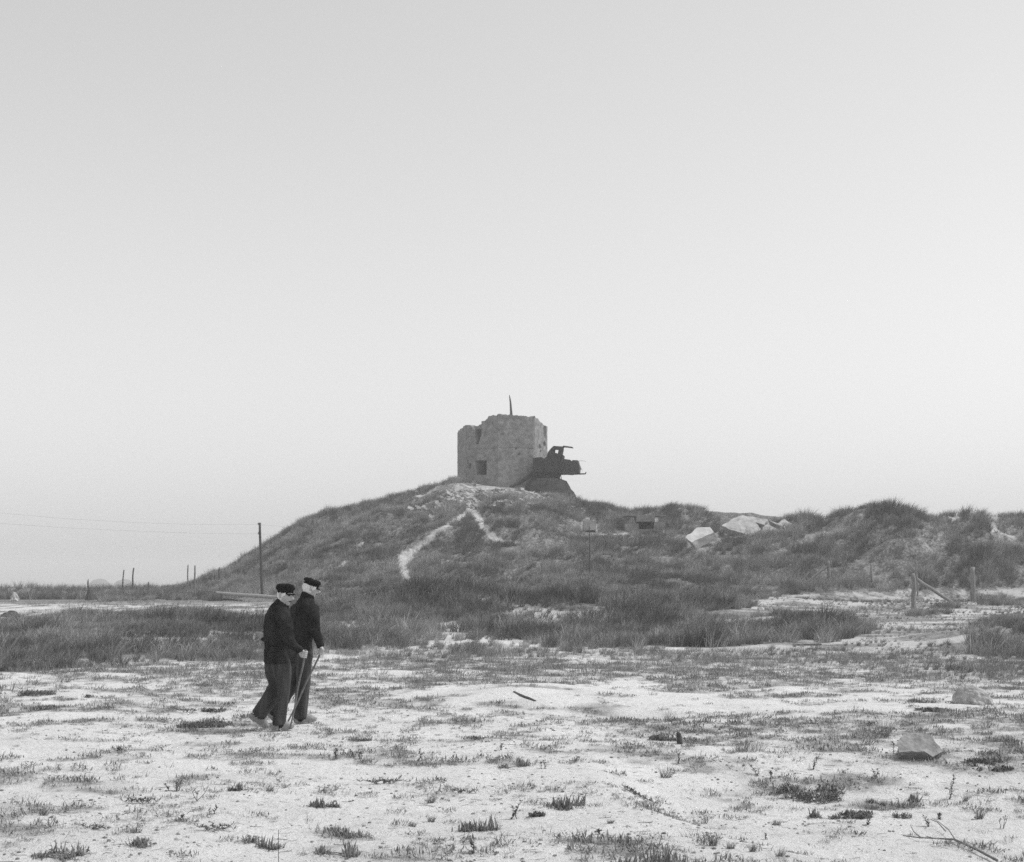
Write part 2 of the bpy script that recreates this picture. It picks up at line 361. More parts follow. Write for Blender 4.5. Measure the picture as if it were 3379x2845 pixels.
def lowcover(x, y, z):
    """cover of low sprigs on the open sand"""
    vx = CV + FV * x / y; vy = HV + FV * (H - z) / y
    n = 0.62 * fbm(x / 0.62, y / 0.42, 91, 4) + 0.38 * fbm(x / 2.2, y / 1.5, 95, 2)
    p = 0.70 - 0.22 * sstep(1400, 1560, vy) - 0.22 * sstep(1550, 1680, vy) + 0.05 * sstep(1000, 1700, vx) * (1 - sstep(1560, 1750, vy)) + 0.05 * sstep(1500, 2000, vx)
    p = p + 0.10 * sstep(1400, 1365, vy)
    p = p - 0.14 * np.exp(-((vx - 900) / 140) ** 2 - ((vy - 1415) / 22) ** 2) - 0.10 * np.exp(-((vx - 250) / 300) ** 2 - ((vy - 1400) / 20) ** 2)
    th = 0.70 - 0.36 * p
    return sstep(th - 0.06, th + 0.12, n) * (0.35 + 0.65 * sstep(.36, .56, fbm(x / .24, y / .20, 201, 2))) * (vy > 1330)

# ------------------------------------------------------------------ the ground sheet and the hill
ang = np.concatenate([np.linspace(-180, -40, 36)[:-1], np.linspace(-40, -24, 60)[:-1], np.linspace(-24, 24, 500)[:-1], np.linspace(24, 40, 60)[:-1], np.linspace(40, 180, 36)])
rad = np.concatenate([np.array([0.3, 1, 2, 3, 4, 5, 6]), np.geomspace(6.5, 34, 340), np.geomspace(34.2, 74, 230), np.arange(74.3, 132, 0.33), np.geomspace(133, 1400, 60)])
A, R_ = np.meshgrid(np.radians(ang), rad)
X = R_ * np.sin(A); Y = R_ * np.cos(A)
Yc = np.where(Y < 1, 1, Y)
Z = height(X, Y)
Z = np.where(Y < 1, height(X, np.full_like(Y, 1.0)) * 0.3, Z)
nr, na = X.shape
cov, _, hillm, soil = cover(X.ravel(), Yc.ravel(), Z.ravel()); low = lowcover(X.ravel(), Yc.ravel(), Z.ravel())
litter = np.maximum(np.clip(np.maximum(cov, soil) * 1.1, 0, 1), 0.62 * low)
_vx = CV + FV * X.ravel() / Yc.ravel(); _vy = HV + FV * (H - Z.ravel()) / Yc.ravel()
_s = (_vx < 640) & (_vy > 1224) & (_vy < 1292) & ~hillm & (cov < .3)
litter = np.where(_s, np.maximum(litter,   .20 + .7 * sstep(.44, .62, fbm(X.ravel() / .8, Yc.ravel() / 2.6, 161, 4))), litter)
_z = (_vx > 1400) & (_vy < 1345) & (Y.ravel() > 20) & ~hillm & (cov < .6)
litter = np.where(_z, 0.36 + 0.5 * sstep(.40, .62, fbm((X.ravel() + .55 * Yc.ravel()) / 2.1, (Yc.ravel() - .6 * X.ravel()) / 1.5, 131, 5)), litter)
far = np.where(X.ravel() < -8, sstep(70, 82, Y.ravel()), sstep(84, 100, Y.ravel())) * (~hillm)
litter = np.maximum(litter, np.where(X.ravel() < -8, far, far) * 0.93)
vxs = CV + FV * X.ravel() / Yc.ravel(); vys = HV + FV * (H - Z.ravel()) / Yc.ravel()
pathm = (footpath(vxs, vys) < 1.0) & hillm & (Y.ravel() > 60)
litter = np.where(pathm, np.maximum(litter, .16 + .5 * sstep(.40, .66, fbm(X.ravel() / .7, Y.ravel() / .9, 211, 3))), litter)
idx = np.arange(nr * na).reshape(nr, na)
quads = np.stack([idx[:-1, :-1].ravel(), idx[:-1, 1:].ravel(), idx[1:, 1:].ravel(), idx[1:, :-1].ravel()], 1)[:, ::-1]
Vg = np.stack([X.ravel(), Y.ravel(), Z.ravel()], 1)
cxq = Vg[quads].mean(1)
hq = rise_at(cxq[:, 0], cxq[:, 1]) & (cxq[:, 1] > 60)
right = cxq[:, 0] > 14.5
pq = pathm[quads].sum(1) >= 3
def submesh(name, mask, label, kind='structure'):
    q = quads[mask]; u, inv = np.unique(q, return_inverse=True)
    me = mesh_np(name, Vg[u], inv.reshape(q.shape), M['sand'], True)
    at = me.attributes.new('litter', 'FLOAT', 'POINT'); at.data.foreach_set('value', litter[u].astype(np.float32))
    return tag(link(name, me), label, None, None, kind)
submesh('ground', ~hq, 'pale sandy ground with thin weeds and dark plant litter')
submesh('hill', hq & ~right & ~pq, 'high grassy dune hill that carries the concrete tower')
submesh('dune', hq & right & ~pq, 'lower hummocky grass dune with blown-out sandy spots')
submesh('footpath', hq & pq, 'worn sandy footpath forking on the hillside below the tower')

# ------------------------------------------------------------------ grass: clumps scattered as stuff
rng = np.random.default_rng(7)
SRC = bpy.data.collections.new('grass_sources')      # never linked to the scene
def blades_mesh(name, n, h, hs, spread, w0, wind, curl, m, seg=3, seed=1, splay=0.35):
    r = np.random.default_rng(seed); V = []; F = []; T = []
    for k in range(n):
        a = r.uniform(0, 2 * math.pi); q = spread * math.sqrt(r.uniform()); bx, by = q * math.cos(a), q * math.sin(a)
        L_ = h * (1 + hs * r.normal()) ; L_ = max(L_, h * 0.3)
        az = a + r.normal() * 0.8; tilt = splay * abs(r.normal()) + 0.1
        dx, dy = math.cos(az) * tilt + wind * r.uniform(.4, 1.3), math.sin(az) * tilt
        fa = r.uniform(0, math.pi); wx, wy = math.cos(fa), math.sin(fa); tone = r.uniform(); ww = w0 * r.uniform(.6, 1.3)
        base = len(V)
        for s in range(seg + 1):
            t_ = s / seg; bend = t_ + curl * t_ * t_
            px, py, pz = bx + dx * L_ * bend * .6, by + dy * L_ * bend * .6, L_ * t_ * (1 - 0.22 * curl * t_ * (abs(dx) + abs(dy))) - 0.02
            if s < seg:
                q_ = ww * (1 - 0.75 * t_) / 2; V += [(px - wx * q_, py - wy * q_, pz), (px + wx * q_, py + wy * q_, pz)]; T += [tone, tone]
            else: V.append((px, py, pz)); T.append(tone)
        for s in range(seg - 1):
            i = base + 2 * s; F.append((i, i + 1, i + 3, i + 2))
        i = base + 2 * (seg - 1); F.append((i, i + 1, i + 2))
    me = mesh_np(name, V, F, m, True)
    at = me.attributes.new('blade', 'FLOAT', 'POINT'); at.data.foreach_set('value', np.array(T, np.float32)); return me
def leafy_mesh(name, n, rad_, hgt, lw, m, seed):
    """low sprig: short leaves along creeping stems"""
    r = np.random.default_rng(seed); V = []; F = []; T = []
    for k in range(n):
        a = r.uniform(0, 6.283); q = rad_ * math.sqrt(r.uniform()); x0, y0 = q * math.cos(a), q * math.sin(a)
        az = r.uniform(0, 6.283); el = r.uniform(0.1, 1.3); L_ = hgt * r.uniform(.6, 1.6)
        d = np.array([math.cos(az) * math.cos(el), math.sin(az) * math.cos(el), math.sin(el)]); sd = np.array([-math.sin(az), math.cos(az), 0.3]) * lw * r.uniform(.6, 1.3)
        p0 = np.array([x0, y0, hgt * r.uniform(0, .35)]); b_ = len(V); tone = r.uniform()
        V += [p0, p0 + d * L_ * .5 + sd, p0 + d * L_ + np.array([0, 0, L_ * .1]), p0 + d * L_ * .5 - sd]; F.append((b_, b_ + 1, b_ + 2, b_ + 3)); T += [tone] * 4
    me = mesh_np(name, V, F, m, False)
    at = me.attributes.new('blade', 'FLOAT', 'POINT'); at.data.foreach_set('value', np.array(T, np.float32)); return me
def source(cname, meshes):
    c = bpy.data.collections.new(cname)
    for k, me in enumerate(meshes):
        o = bpy.data.objects.new('%s_%02d' % (cname, k), me); c.objects.link(o)
    return c
c_marram = source('marram_clump', [blades_mesh('marram', 48, .62, .28, .20, .024, .26, .9, M['grass'], 3, 100 + k, .38) for k in range(6)])
c_low = source('low_grass', [blades_mesh('lowgrass', 26, .16, .3, .16, .008, .25, .7, M['grass'], 2, 200 + k, .5) for k in range(4)])
c_sprig = source('sprig', [leafy_mesh('sprig', 34, .085, .032, .0042, M['sprig'], 300 + k) for k in range(3)] + [blades_mesh('sprigblade', 16, .055, .35, .06, .005, .1, .6, M['sprig'], 2, 400 + k, .8) for k in range(3)])
def scatter(name, pts, scale, rot, var, tone, coll, label, cat):
    me = bpy.data.meshes.new(name); me.vertices.add(len(pts)); me.vertices.foreach_set('co', np.asarray(pts, np.float32).ravel()); me.update()
    for nm, ty, d in (('size', 'FLOAT', scale), ('turn', 'FLOAT', rot), ('tone', 'FLOAT', tone), ('pick', 'INT', var)):
        a = me.attributes.new(nm, ty, 'POINT'); a.data.foreach_set('value', np.asarray(d, np.float32 if ty == 'FLOAT' else np.int32))
    o = link(name, me); tag(o, label, cat, None, 'stuff')
    g = bpy.data.node_groups.new(name, 'GeometryNodeTree')
    g.interface.new_socket('Geometry', in_out='INPUT', socket_type='NodeSocketGeometry'); g.interface.new_socket('Geometry', in_out='OUTPUT', socket_type='NodeSocketGeometry')
    gi = g.nodes.new('NodeGroupInput'); go = g.nodes.new('NodeGroupOutput'); ip = g.nodes.new('GeometryNodeInstanceOnPoints'); ci = g.nodes.new('GeometryNodeCollectionInfo')
    ci.inputs['Collection'].default_value = coll; ci.inputs['Separate Children'].default_value = True; ci.inputs['Reset Children'].default_value = True
    def na_(n, ty):
        q = g.nodes.new('GeometryNodeInputNamedAttribute'); q.data_type = ty; q.inputs['Name'].default_value = n; return q.outputs['Attribute']
    cx_ = g.nodes.new('ShaderNodeCombineXYZ'); g.links.new(na_('turn', 'FLOAT'), cx_.inputs[2])
    ip.inputs['Pick Instance'].default_value = True
    g.links.new(gi.outputs[0], ip.inputs['Points']); g.links.new(ci.outputs[0], ip.inputs['Instance']); g.links.new(na_('pick', 'INT'), ip.inputs['Instance Index'])
    g.links.new(cx_.outputs[0], ip.inputs['Rotation']); g.links.new(na_('size', 'FLOAT'), ip.inputs['Scale']); g.links.new(ip.outputs[0], go.inputs[0])
    md = o.modifiers.new('scatter', 'NODES'); md.node_group = g
    return o
def sample(n, y0, y1, half, x_extra=0):
    y = y0 + (y1 - y0) * rng.uniform(size=n); x = (rng.uniform(-1, 1, n)) * (half + x_extra)
    return x, y
def grow(name, boxes, label, cat, dens, coll, nvar, sz, want_hill=None, tone_scale=3.0):
    PX = []
    for (x0, x1, y0, y1) in boxes:
        n = int((x1 - x0) * (y1 - y0) * dens); x = rng.uniform(x0, x1, n); y = rng.uniform(y0, y1, n)
        k = np.abs(x / y) < 0.47; x, y = x[k], y[k]; z = height(x, y); d, hf, hl, _so = cover(x, y, z)
        k = (rng.uniform(size=len(x)) < d)
        if want_hill is not None: k &= (hl == want_hill)
        PX.append(np.stack([x[k], y[k], z[k], hf[k], d[k]], 1))
    Q = np.concatenate(PX); n = len(Q)
    tn = fbm(Q[:, 0] / tone_scale, Q[:, 1] / tone_scale, 71, 3)
    tn2 = fbm(Q[:, 0] / .9, Q[:, 1] / .9, 73, 2); tone = np.clip((tn - 0.5) * 2.8 + (tn2 - .5) * 2.4 + 0.44 + rng.normal(0, .22, n), 0, 1)
    _vx = CV + FV * Q[:, 0] / Q[:, 1]; _vy = HV + FV * (H - Q[:, 2]) / Q[:, 1]
    for ex, ey, rx, ry in ((850, 1240, 130, 34), (1150, 1245, 130, 26), (1330, 1262, 120, 22), (1620, 1280, 150, 18), (330, 1300, 160, 24), (520, 1292, 120, 40)):
        tone = np.clip(tone - (.55 if ex == 520 else .46) * np.exp(-((_vx - ex) / rx) ** 2 - ((_vy - ey) / ry) ** 2), 0, 1)
    if not want_hill: Q[:, 3] *= (0.45 + 1.0 * fbm(Q[:, 0] / 3.4, Q[:, 1] / 3.4, 83, 2)) * (.55 + .9 * vn(Q[:, 0] / .9, Q[:, 1] / .9, 85))
    vig = 0.45 + 1.15 * fbm(Q[:, 0] / 1.5, Q[:, 1] / 1.5, 79, 2)          # lush and poor clumps
    s = sz * Q[:, 3] * vig * rng.uniform(.55, 1.3, n) * (0.7 + 0.3 * Q[:, 4])
    print(name, n)
    return scatter(name, Q[:, :3], s, rng.normal(0, .85, n), rng.integers(0, nvar, n), tone, coll, label, cat)
grow('hill_grass', [(-34, 14.5, 70, 124)], 'windblown marram grass covering the dune hill below the tower', 'grass', 13.0, c_marram, 6, 0.62, True)
grow('dune_grass', [(14.5, 44, 72, 98)], 'rank marram grass covering the hummocky dune behind the fence posts', 'grass', 12.0, c_marram, 6, 0.74, True, 2.4)
grow('marram_grass', [(-30, 34, 24, 100)], 'tall marram grass in a dark belt between the open sand and the dunes', 'grass', 22.0, c_marram, 6, 0.60, False, 2.2)
def plain():
    n = 9000; y = rng.uniform(90, 200, n); x = rng.uniform(-.46, -.13, n) * y; k = (x < -19 - (y - 90) * .05) & ~rise_at(x, y) & (fbm(x / 5, y / 7, 221, 2) > .36); x, y = x[k], y[k]; n = len(x)
    scatter('plain_scrub', np.stack([x, y, height(x, y)], 1), rng.uniform(.5, 1.2, n), rng.normal(0, 1.5, n), rng.integers(0, 6, n), np.clip(rng.normal(.15, .15, n), 0, 1), c_marram, 'dark scrub covering the misty plain beyond the sand strip', 'scrub')
plain()
def grow_low():
    x = []; y = []
    for (y0, y1, dn) in ((7, 12, 330), (12, 18, 230), (18, 30, 130)):
        n = int((y1 - y0) * 2 * 0.46 * y1 * dn); a = rng.uniform(y0, y1, n); bx = rng.uniform(-.46, .46, n) * y1; k = np.abs(bx / a) < .46; x.append(bx[k]); y.append(a[k])
    x = np.concatenate(x); y = np.concatenate(y); z = height(x, y); lo = lowcover(x, y, z)
    k = rng.uniform(size=len(x)) < lo * 0.46 + 0.20 * sstep(.38, .75, fbm(x / 1.1, y / .8, 141, 3)) + 0.012; x, y, z, lo = x[k], y[k], z[k], lo[k]
    n = len(x); print('sprigs', n)
    tone = np.clip(fbm(x / .8, y / .8, 99, 2) + rng.normal(0, .15, n), 0, 1)
    scatter('ground_cover', np.stack([x, y, z], 1), (.35 + 1.1 * rng.uniform(0, 1, n) ** 1.6) * (0.55 + .5 * fbm(x, y, 44, 2) + .25 * lo), rng.uniform(0, 6.28, n), rng.integers(0, 6, n), tone, c_sprig,
            'low creeping weeds scattered in patches over the open sand', 'ground cover')
    n = 2600; y = rng.uniform(42, 82, n); x = rng.uniform(-.46, -.12, n) * y; z = height(x, y); d, hf, hl, _so = cover(x, y, z)
    k = (rng.uniform(size=n) < .10 + .8 * sstep(.45, .65, fbm(x / 1.5, y / 4, 241, 3))) & ~hl; x, y, z = x[k], y[k], z[k]; n = len(x)
    scatter('low_scrub', np.stack([x, y, z], 1), rng.uniform(.5, 1.3, n), rng.normal(0, .9, n), rng.integers(0, 4, n), np.clip(rng.normal(.3, .2, n), 0, 1), c_low, 'sparse low tufts on the pale sand strip beyond the grass belt', 'grass')
    # thin low grass at the back of the open sand
    n = 9000; y = rng.uniform(20, 34, n); x = rng.uniform(-.46, .46, n) * y; z = height(x, y); d, hf, hl, _so = cover(x, y, z); lo = lowcover(x, y, z)
    vy = HV + FV * (H - z) / y
    k = (rng.uniform(size=n) < np.clip(lo * .75 * sstep(1430, 1350, vy) + 0.5 * d, 0, 1)); x, y, z = x[k], y[k], z[k]; n = len(x)
    scatter('low_grass', np.stack([x, y, z], 1), rng.uniform(.4, 1.1, n), rng.normal(0, .7, n), rng.integers(0, 4, n), np.clip(rng.normal(.5, .2, n), 0, 1), c_low,
            'thin short grass along the far edge of the open sand', 'grass')
grow_low()
def crumb_mesh(name, seed, twig):
    r = np.random.default_rng(seed)
    bm = bmesh.new()
    if twig: bmesh.ops.create_cone(bm, segments=5, radius1=.0022, radius2=.0012, depth=.07, cap_ends=True); bmesh.ops.rotate(bm, verts=bm.verts, cent=(0, 0, 0), matrix=Matrix.Rotation(1.55, 3, 'Y'))
    else: bmesh.ops.create_icosphere(bm, subdivisions=2, radius=.011)
    for v in bm.verts: v.co = Vector((v.co.x * 1.3, v.co.y, v.co.z * .6 + .004)) + Vector(r.normal(0, .0012, 3).tolist())
    me = bpy.data.meshes.new(name); bm.to_mesh(me); bm.free(); me.materials.append(M['sprig'])
    at = me.attributes.new('blade', 'FLOAT', 'POINT'); at.data.foreach_set('value', np.full(len(me.vertices), .6, np.float32)); return me
c_crumb = source('crumb', [crumb_mesh('crumb', 500 + k, k >= 3) for k in range(6)])
def crumbs():
    n = 16000; y = 7 + 11 * rng.uniform(size=n); x = rng.uniform(-.46, .46, n) * y; z = height(x, y)
    k = rng.uniform(size=n) < .12 + .9 * sstep(.4, .7, fbm(x / 1.3, y / 1.0, 171, 3)); x, y, z = x[k], y[k], z[k]; n = len(x)
    scatter('debris', np.stack([x, y, z], 1), .25 + .9 * rng.uniform(0, 1, n) ** 3, rng.uniform(0, 6.28, n), rng.integers(0, 6, n), rng.uniform(-.3, 1.2, n), c_crumb, 'pebbles and broken stalks littering the open sand', 'debris')
crumbs()

# ------------------------------------------------------------------ concrete tower
TD = 120.0; SX = 0.2098 / FS * TD            # metres per pixel of the tower close-up
tower = empty('concrete_tower', P(1460 + 935 * .2098, 1614, TD))
tower.location.y = 123.0; tower.location.z = h1(tower.location.x, 119.5) - 0.1
tag(tower, 'ruined grey concrete tower with many flat sides on the hilltop', 'tower')
ox, oz = P(1460 + 935 * .2098, 0, TD).x, tower.location.z
def tz(yz): return H - (1270 + yz * .2098 - HOR) / FS * TD - oz
def tx(xz): return (xz - 935) * SX
prof = [(150, 690), (205, 690), (222, 660), (250, 645), (310, 640), (318, 618), (360, 610), (420, 628), (455, 652), (480, 690), (493, 706), (494, 592), (598, 590), (602, 575), (660, 565), (715, 542), (722, 518), (785, 500), (850, 492), (1060, 486), (1120, 490), (1280, 505), (1450, 510), (1500, 532), (1580, 577), (1600, 602), (1670, 606)]
pxs = np.array([tx(a) for a, b_ in prof]); pzs = np.array([tz(b_) for a, b_ in prof])
plan = [(tx(205), 4.9), (tx(370), 1.75), (tx(860), 0.0), (tx(1440), 0.62), (tx(1665), 3.2), (tx(1650), 5.7), (1.8, 7.7), (-1.7, 7.8), (tx(215), 6.4)]
yo = 119.0 - tower.location.y
wb = MB(); zb = -1.2
rows = 84
def inset(xw, zw, s, facet):
    X_ = xw / SX + 935; Zz = (H - (zw + oz)) * FS / TD; Y_ = (HOR + Zz - 1270) / .2098
    d = 0.0
    if facet in (1,):
        if 522 + 0.03 * (Y_ - 1190) * 10 * 0.3 < X_ < 690 and 1195 < Y_ < 1412: d = 1.9
        e = ((X_ - 372) / 34) ** 2 + ((Y_ - 1205) / 40) ** 2
        if e < 1: d = max(d, .25 * (1 - e))
        e = ((X_ - 425) / 24) ** 2 + ((Y_ - 1270) / 48) ** 2
        if e < 1: d = max(d, .5 * math.sqrt(1 - e))
        lo_ = 497 + max(0, Y_ - 640) * 0.12; hi_ = 614 - max(0, Y_ - 780) * 0.40
        if lo_ < X_ < hi_ and Y_ < 935: d = max(d, 0.8)
    if facet in (1, 2) and abs(Y_ - 1012 - 6 * math.sin(X_ * .01)) < 7: d = max(d, .05)
    if facet == 3:
        for ex, ey, rx, ry, dd in ((1535, 965, 16, 34, .4), (1612, 905, 20, 38, .5), (1618, 700, 22, 130, .25), (1545, 1030, 10, 18, .2)):
            e = ((X_ - ex) / rx) ** 2 + ((Y_ - ey) / ry) ** 2
            if e < 1: d = max(d, dd * math.sqrt(1 - e))
    if facet == 2:
        for ex, ey, rx, ry, dd in ((1158, 1018, 15, 17, .2), (1200, 1105, 13, 20, .18), (950, 795, 26, 22, .12), (870, 985, 16, 16, .12), (1090, 1090, 8, 14, .1), (640, 1085, 14, 14, .1)):
            e = ((X_ - ex) / rx) ** 2 + ((Y_ - ey) / ry) ** 2
            if e < 1: d = max(d, dd * math.sqrt(1 - e))
    return d
ringx = []
for fi in range(len(plan)):
    (ax, ay), (bx, by) = plan[fi], plan[(fi + 1) % len(plan)]
    Lf = math.hypot(bx - ax, by - ay); nc = max(6, int(Lf / .075)) if fi < 4 else 8
    nx_, ny_ = (by - ay) / Lf, -(bx - ax) / Lf       # outward normal when walking left to right along the front
    nr_ = rows if fi < 4 else 10
    V = []
    for i in range(nc + 1):
        s = i / nc; x0 = ax + (bx - ax) * s; y0 = ay + (by - ay) * s
        zt = float(np.interp(x0, pxs, pzs)) if fi < 4 else float(np.interp(x0, pxs, pzs)) - .1
        zt += 0.16 * (vn(x0 * 4, y0 * 4, 5) - .5) + 0.08 * (vn(x0 * 30, y0 * 30, 6) - .5)
        for j in range(nr_ + 1):
            z0 = zb + (zt - zb) * j / nr_
            d = inset(x0, z0, s, fi) + 0.05 * (float(fbm(x0 * 3 + y0 * 3, z0 * 3, 9, 3)) - .5)
            if 0 < i < nc: pass
            else: d = 0.10
            V.append((x0 - nx_ * d, y0 + yo - ny_ * d, z0))
        dt_ = inset(x0, zt - .05, s, fi)
        if i < nc: ringx.append((x0 - nx_ * dt_, y0 - ny_ * dt_, nx_, ny_, zt))
    F = [(i * (nr_ + 1) + j, (i + 1) * (nr_ + 1) + j, (i + 1) * (nr_ + 1) + j + 1, i * (nr_ + 1) + j + 1) for i in range(nc) for j in range(nr_)]
    wb.add(V, F)
# thickness of the parapet: top band and inner face
n = len(ringx); V = []; F = []
for (x0, y0, nx_, ny_, zt) in ringx:
    cxm, cym = 0.0, 3.9; q = Vector((cxm - x0, cym - y0)).normalized() * .55
    V += [(x0, y0 + yo, zt), (x0 + q.x, y0 + q.y + yo, zt + 0.02), (x0 + q.x, y0 + q.y + yo, zt - 1.6)]
for i in range(n):
    j = (i + 1) % n; F += [(3 * i, 3 * j, 3 * j + 1, 3 * i + 1), (3 * i + 1, 3 * j + 1, 3 * j + 2, 3 * i + 2)]
wb.add(V, F)
wb.build('wall', M['concrete'], tower, smooth=False)
rb = MB(); zr = tz(640)
pts2 = [((p[0]) * .93, (p[1] - 3.9) * .93 + 3.9 + yo) for p in plan]
V = [(x, y, zr) for x, y in pts2] + [(x, y, zr - .3) for x, y in pts2]; k = len(pts2)
rb.add(V, [tuple(range(k)), tuple(range(2 * k - 1, k - 1, -1))] + [(i, (i + 1) % k, (i + 1) % k + k, i + k) for i in range(k)])
rb.build('roof', M['concrete'], tower)
mb = MB()
mpts = [(1082, 640), (1085, 480), (1078, 360), (1070, 230), (1058, 150), (1050, 108)]
mb.tube([(tx(a), 3.0 + yo, tz(b_)) for a, b_ in mpts], [.13, .125, .10, .075, .05, .02], 8)
mb.build('mast', M['dark_wood'], tower, smooth=True)

# ------------------------------------------------------------------ wrecked machinery beside the tower
WD = 119.0; wreck = empty('rusty_wreck', P(1700 + 800 * .13365, 1430 + 1150 * .13365, WD))
tag(wreck, 'dark rusty steel wreck with open cab frame and torn plates beside the tower', 'wreck')
def wp(X_, Y_): p = P(1700 + X_ * .13365, 1430 + Y_ * .13365, WD) - wreck.location; return (p.x, p.z)
yawm = Matrix.Rotation(math.radians(10), 3, 'Z')
def wprism(polys, name, y0, y1, m=M['rust']):
    b_ = MB()
    for poly in polys:
        ys = (y0, y1) if not isinstance(poly[0][0], tuple) else None
        b_.prism([wp(*q) for q in poly], y0, y1)
    return b_.build(name, m, wreck)
wprism([[(476, 642), (560, 622), (690, 614), (722, 640), (790, 655), (905, 650), (1120, 655), (1125, 1000), (470, 968)]], 'housing', -1.1, 1.1)
wprism([[(455, 970), (1118, 1002), (1082, 1060), (1090, 1135), (440, 1140)]], 'pedestal', -.9, .9, M['rust_dark'])
wprism([[(740, 648), (800, 590), (835, 480), (900, 405), (968, 336), (978, 400), (970, 486), (1075, 522), (1100, 650)],
        [(972, 334), (1190, 350), (1184, 408), (980, 399)], [(1100, 410), (1184, 410), (1160, 545), (1210, 562), (1200, 652), (1104, 652), (1078, 522)]], 'cab', -.75, .55)
wprism([[(1186, 346), (1212, 326), (1430, 360), (1432, 372), (1215, 345), (1195, 356)]], 'roof_plate', -.6, .4)
b_ = MB()
b_.prism([wp(*q) for q in [(1127, 648), (1215, 652), (1385, 680), (1395, 715), (1425, 712), (1430, 686), (1565, 692), (1580, 760), (1603, 815), (1612, 870), (1600, 930), (1592, 988), (1402, 1028), (1472, 905), (1492, 903), (1506, 884), (1488, 874), (1468, 898), (1398, 1028), (1300, 1020), (1127, 1002)]], -.7, .6)
for q in range(5):
    x, z = wp(1180 + q * 85, 850); b_.box((x, -.73, z), (.05, .05, .9))
b_.build('gun_housing', M['rust_pale'], wreck)
b_ = MB()
b_.tube([Vector((wp(1120, 1012)[0], 0, wp(1120, 1012)[1])), Vector((wp(1600, 1012)[0], 0, wp(1600, 1012)[1])), Vector((wp(1740, 1010)[0], 0, wp(1740, 1010)[1]))], [.075, .06, .05], 8)
b_.tube([Vector((wp(1735, 1018)[0], 0, wp(1735, 1018)[1])), Vector((wp(1752, 966)[0], 0, wp(1752, 966)[1]))], [.05, .04], 8)
b_.build('tow_bar', M['rust'], wreck)
b_ = MB()
b_.tube([Vector((wp(*q)[0], -.3 - .25 * k, wp(*q)[1])) for k, q in enumerate([(500, 985), (400, 1030), (300, 1120), (150, 1240), (0, 1318), (-70, 1348)])], [.20, .17, .16, .14, .12, .08], 8)
b_.build('fallen_arm', M['rust'], wreck, smooth=True)
def rod(b_): b_.build('loose_rod', M['rust'], wreck)
b_ = MB(); b_.tube([Vector((wp(1120, 1030)[0], .2, wp(1120, 1030)[1])), Vector((wp(1140, 1150)[0], .2, wp(1140, 1150)[1]))], [.03, .03], 6); rod(b_); b_ = MB()
b_.tube([Vector((wp(1560, 688)[0], .1, wp(1560, 688)[1])), Vector((wp(1660, 686)[0], .1, wp(1660, 686)[1])), Vector((wp(1750, 702)[0], .1, wp(1750, 702)[1]))], [.012, .01, .008], 5); rod(b_); b_ = MB()
b_.tube([Vector((wp(1605, 840)[0], -.2, wp(1605, 840)[1])), Vector((wp(1650, 900)[0], -.2, wp(1650, 900)[1])), Vector((wp(1665, 960)[0], -.2, wp(1665, 960)[1]))], [.02, .015, .01], 5)
b_.build('loose_rod', M['rust'], wreck)
for o in list(wreck.children): pass
wreck.rotation_euler.z = math.radians(-8)
# concrete plinth under it
pl = MB(); pc = P(1700 + 900 * .13365, 1430 + 1560 * .13365, WD)
def wpw(X_, Y_): p = P(1700 + X_ * .13365, 1430 + Y_ * .13365, WD); return p
lev = [((420, 1128), (1098, 1128), 1.3), ((400, 1150), (1150, 1152), 1.45), ((330, 1230), (1258, 1192), 1.6), ((250, 1340), (1340, 1330), 1.9), ((180, 1480), (1425, 1475), 2.2), ((100, 1700), (1560, 1700), 2.5)]
V = []; F = []; n = 36
for li, (a, c, dy) in enumerate(lev):
    pa, pc_ = wpw(*a), wpw(*c); cx_ = (pa.x + pc_.x) / 2; hx = (pc_.x - pa.x) / 2
    for k in range(n):
        an = 2 * math.pi * k / n; j = 1 + (0.16 if 0 < li < 5 else .04) * (vn(math.cos(an) * 5 + 9, math.sin(an) * 5 + li * 1.9, 15) - .5) + .05 * (vn(an * 9, li * 3.1, 16) - .5)
        ex = math.copysign(abs(math.cos(an)) ** .7, math.cos(an)); ey = math.copysign(abs(math.sin(an)) ** .7, math.sin(an))
        V.append((cx_ + hx * ex * j, WD + dy * ey * j, pa.z + (pc_.z - pa.z) * (0.5 + .5 * ex)))
for li in range(len(lev) - 1):
    for k in range(n): F.append((li * n + k, li * n + (k + 1) % n, (li + 1) * n + (k + 1) % n, (li + 1) * n + k))
F.append(tuple(range(n)))
pl.add(V, F); tag(pl.build('plinth', M['plinth'], smooth=True), 'dark sloping plinth that carries the rusty wreck', 'plinth')

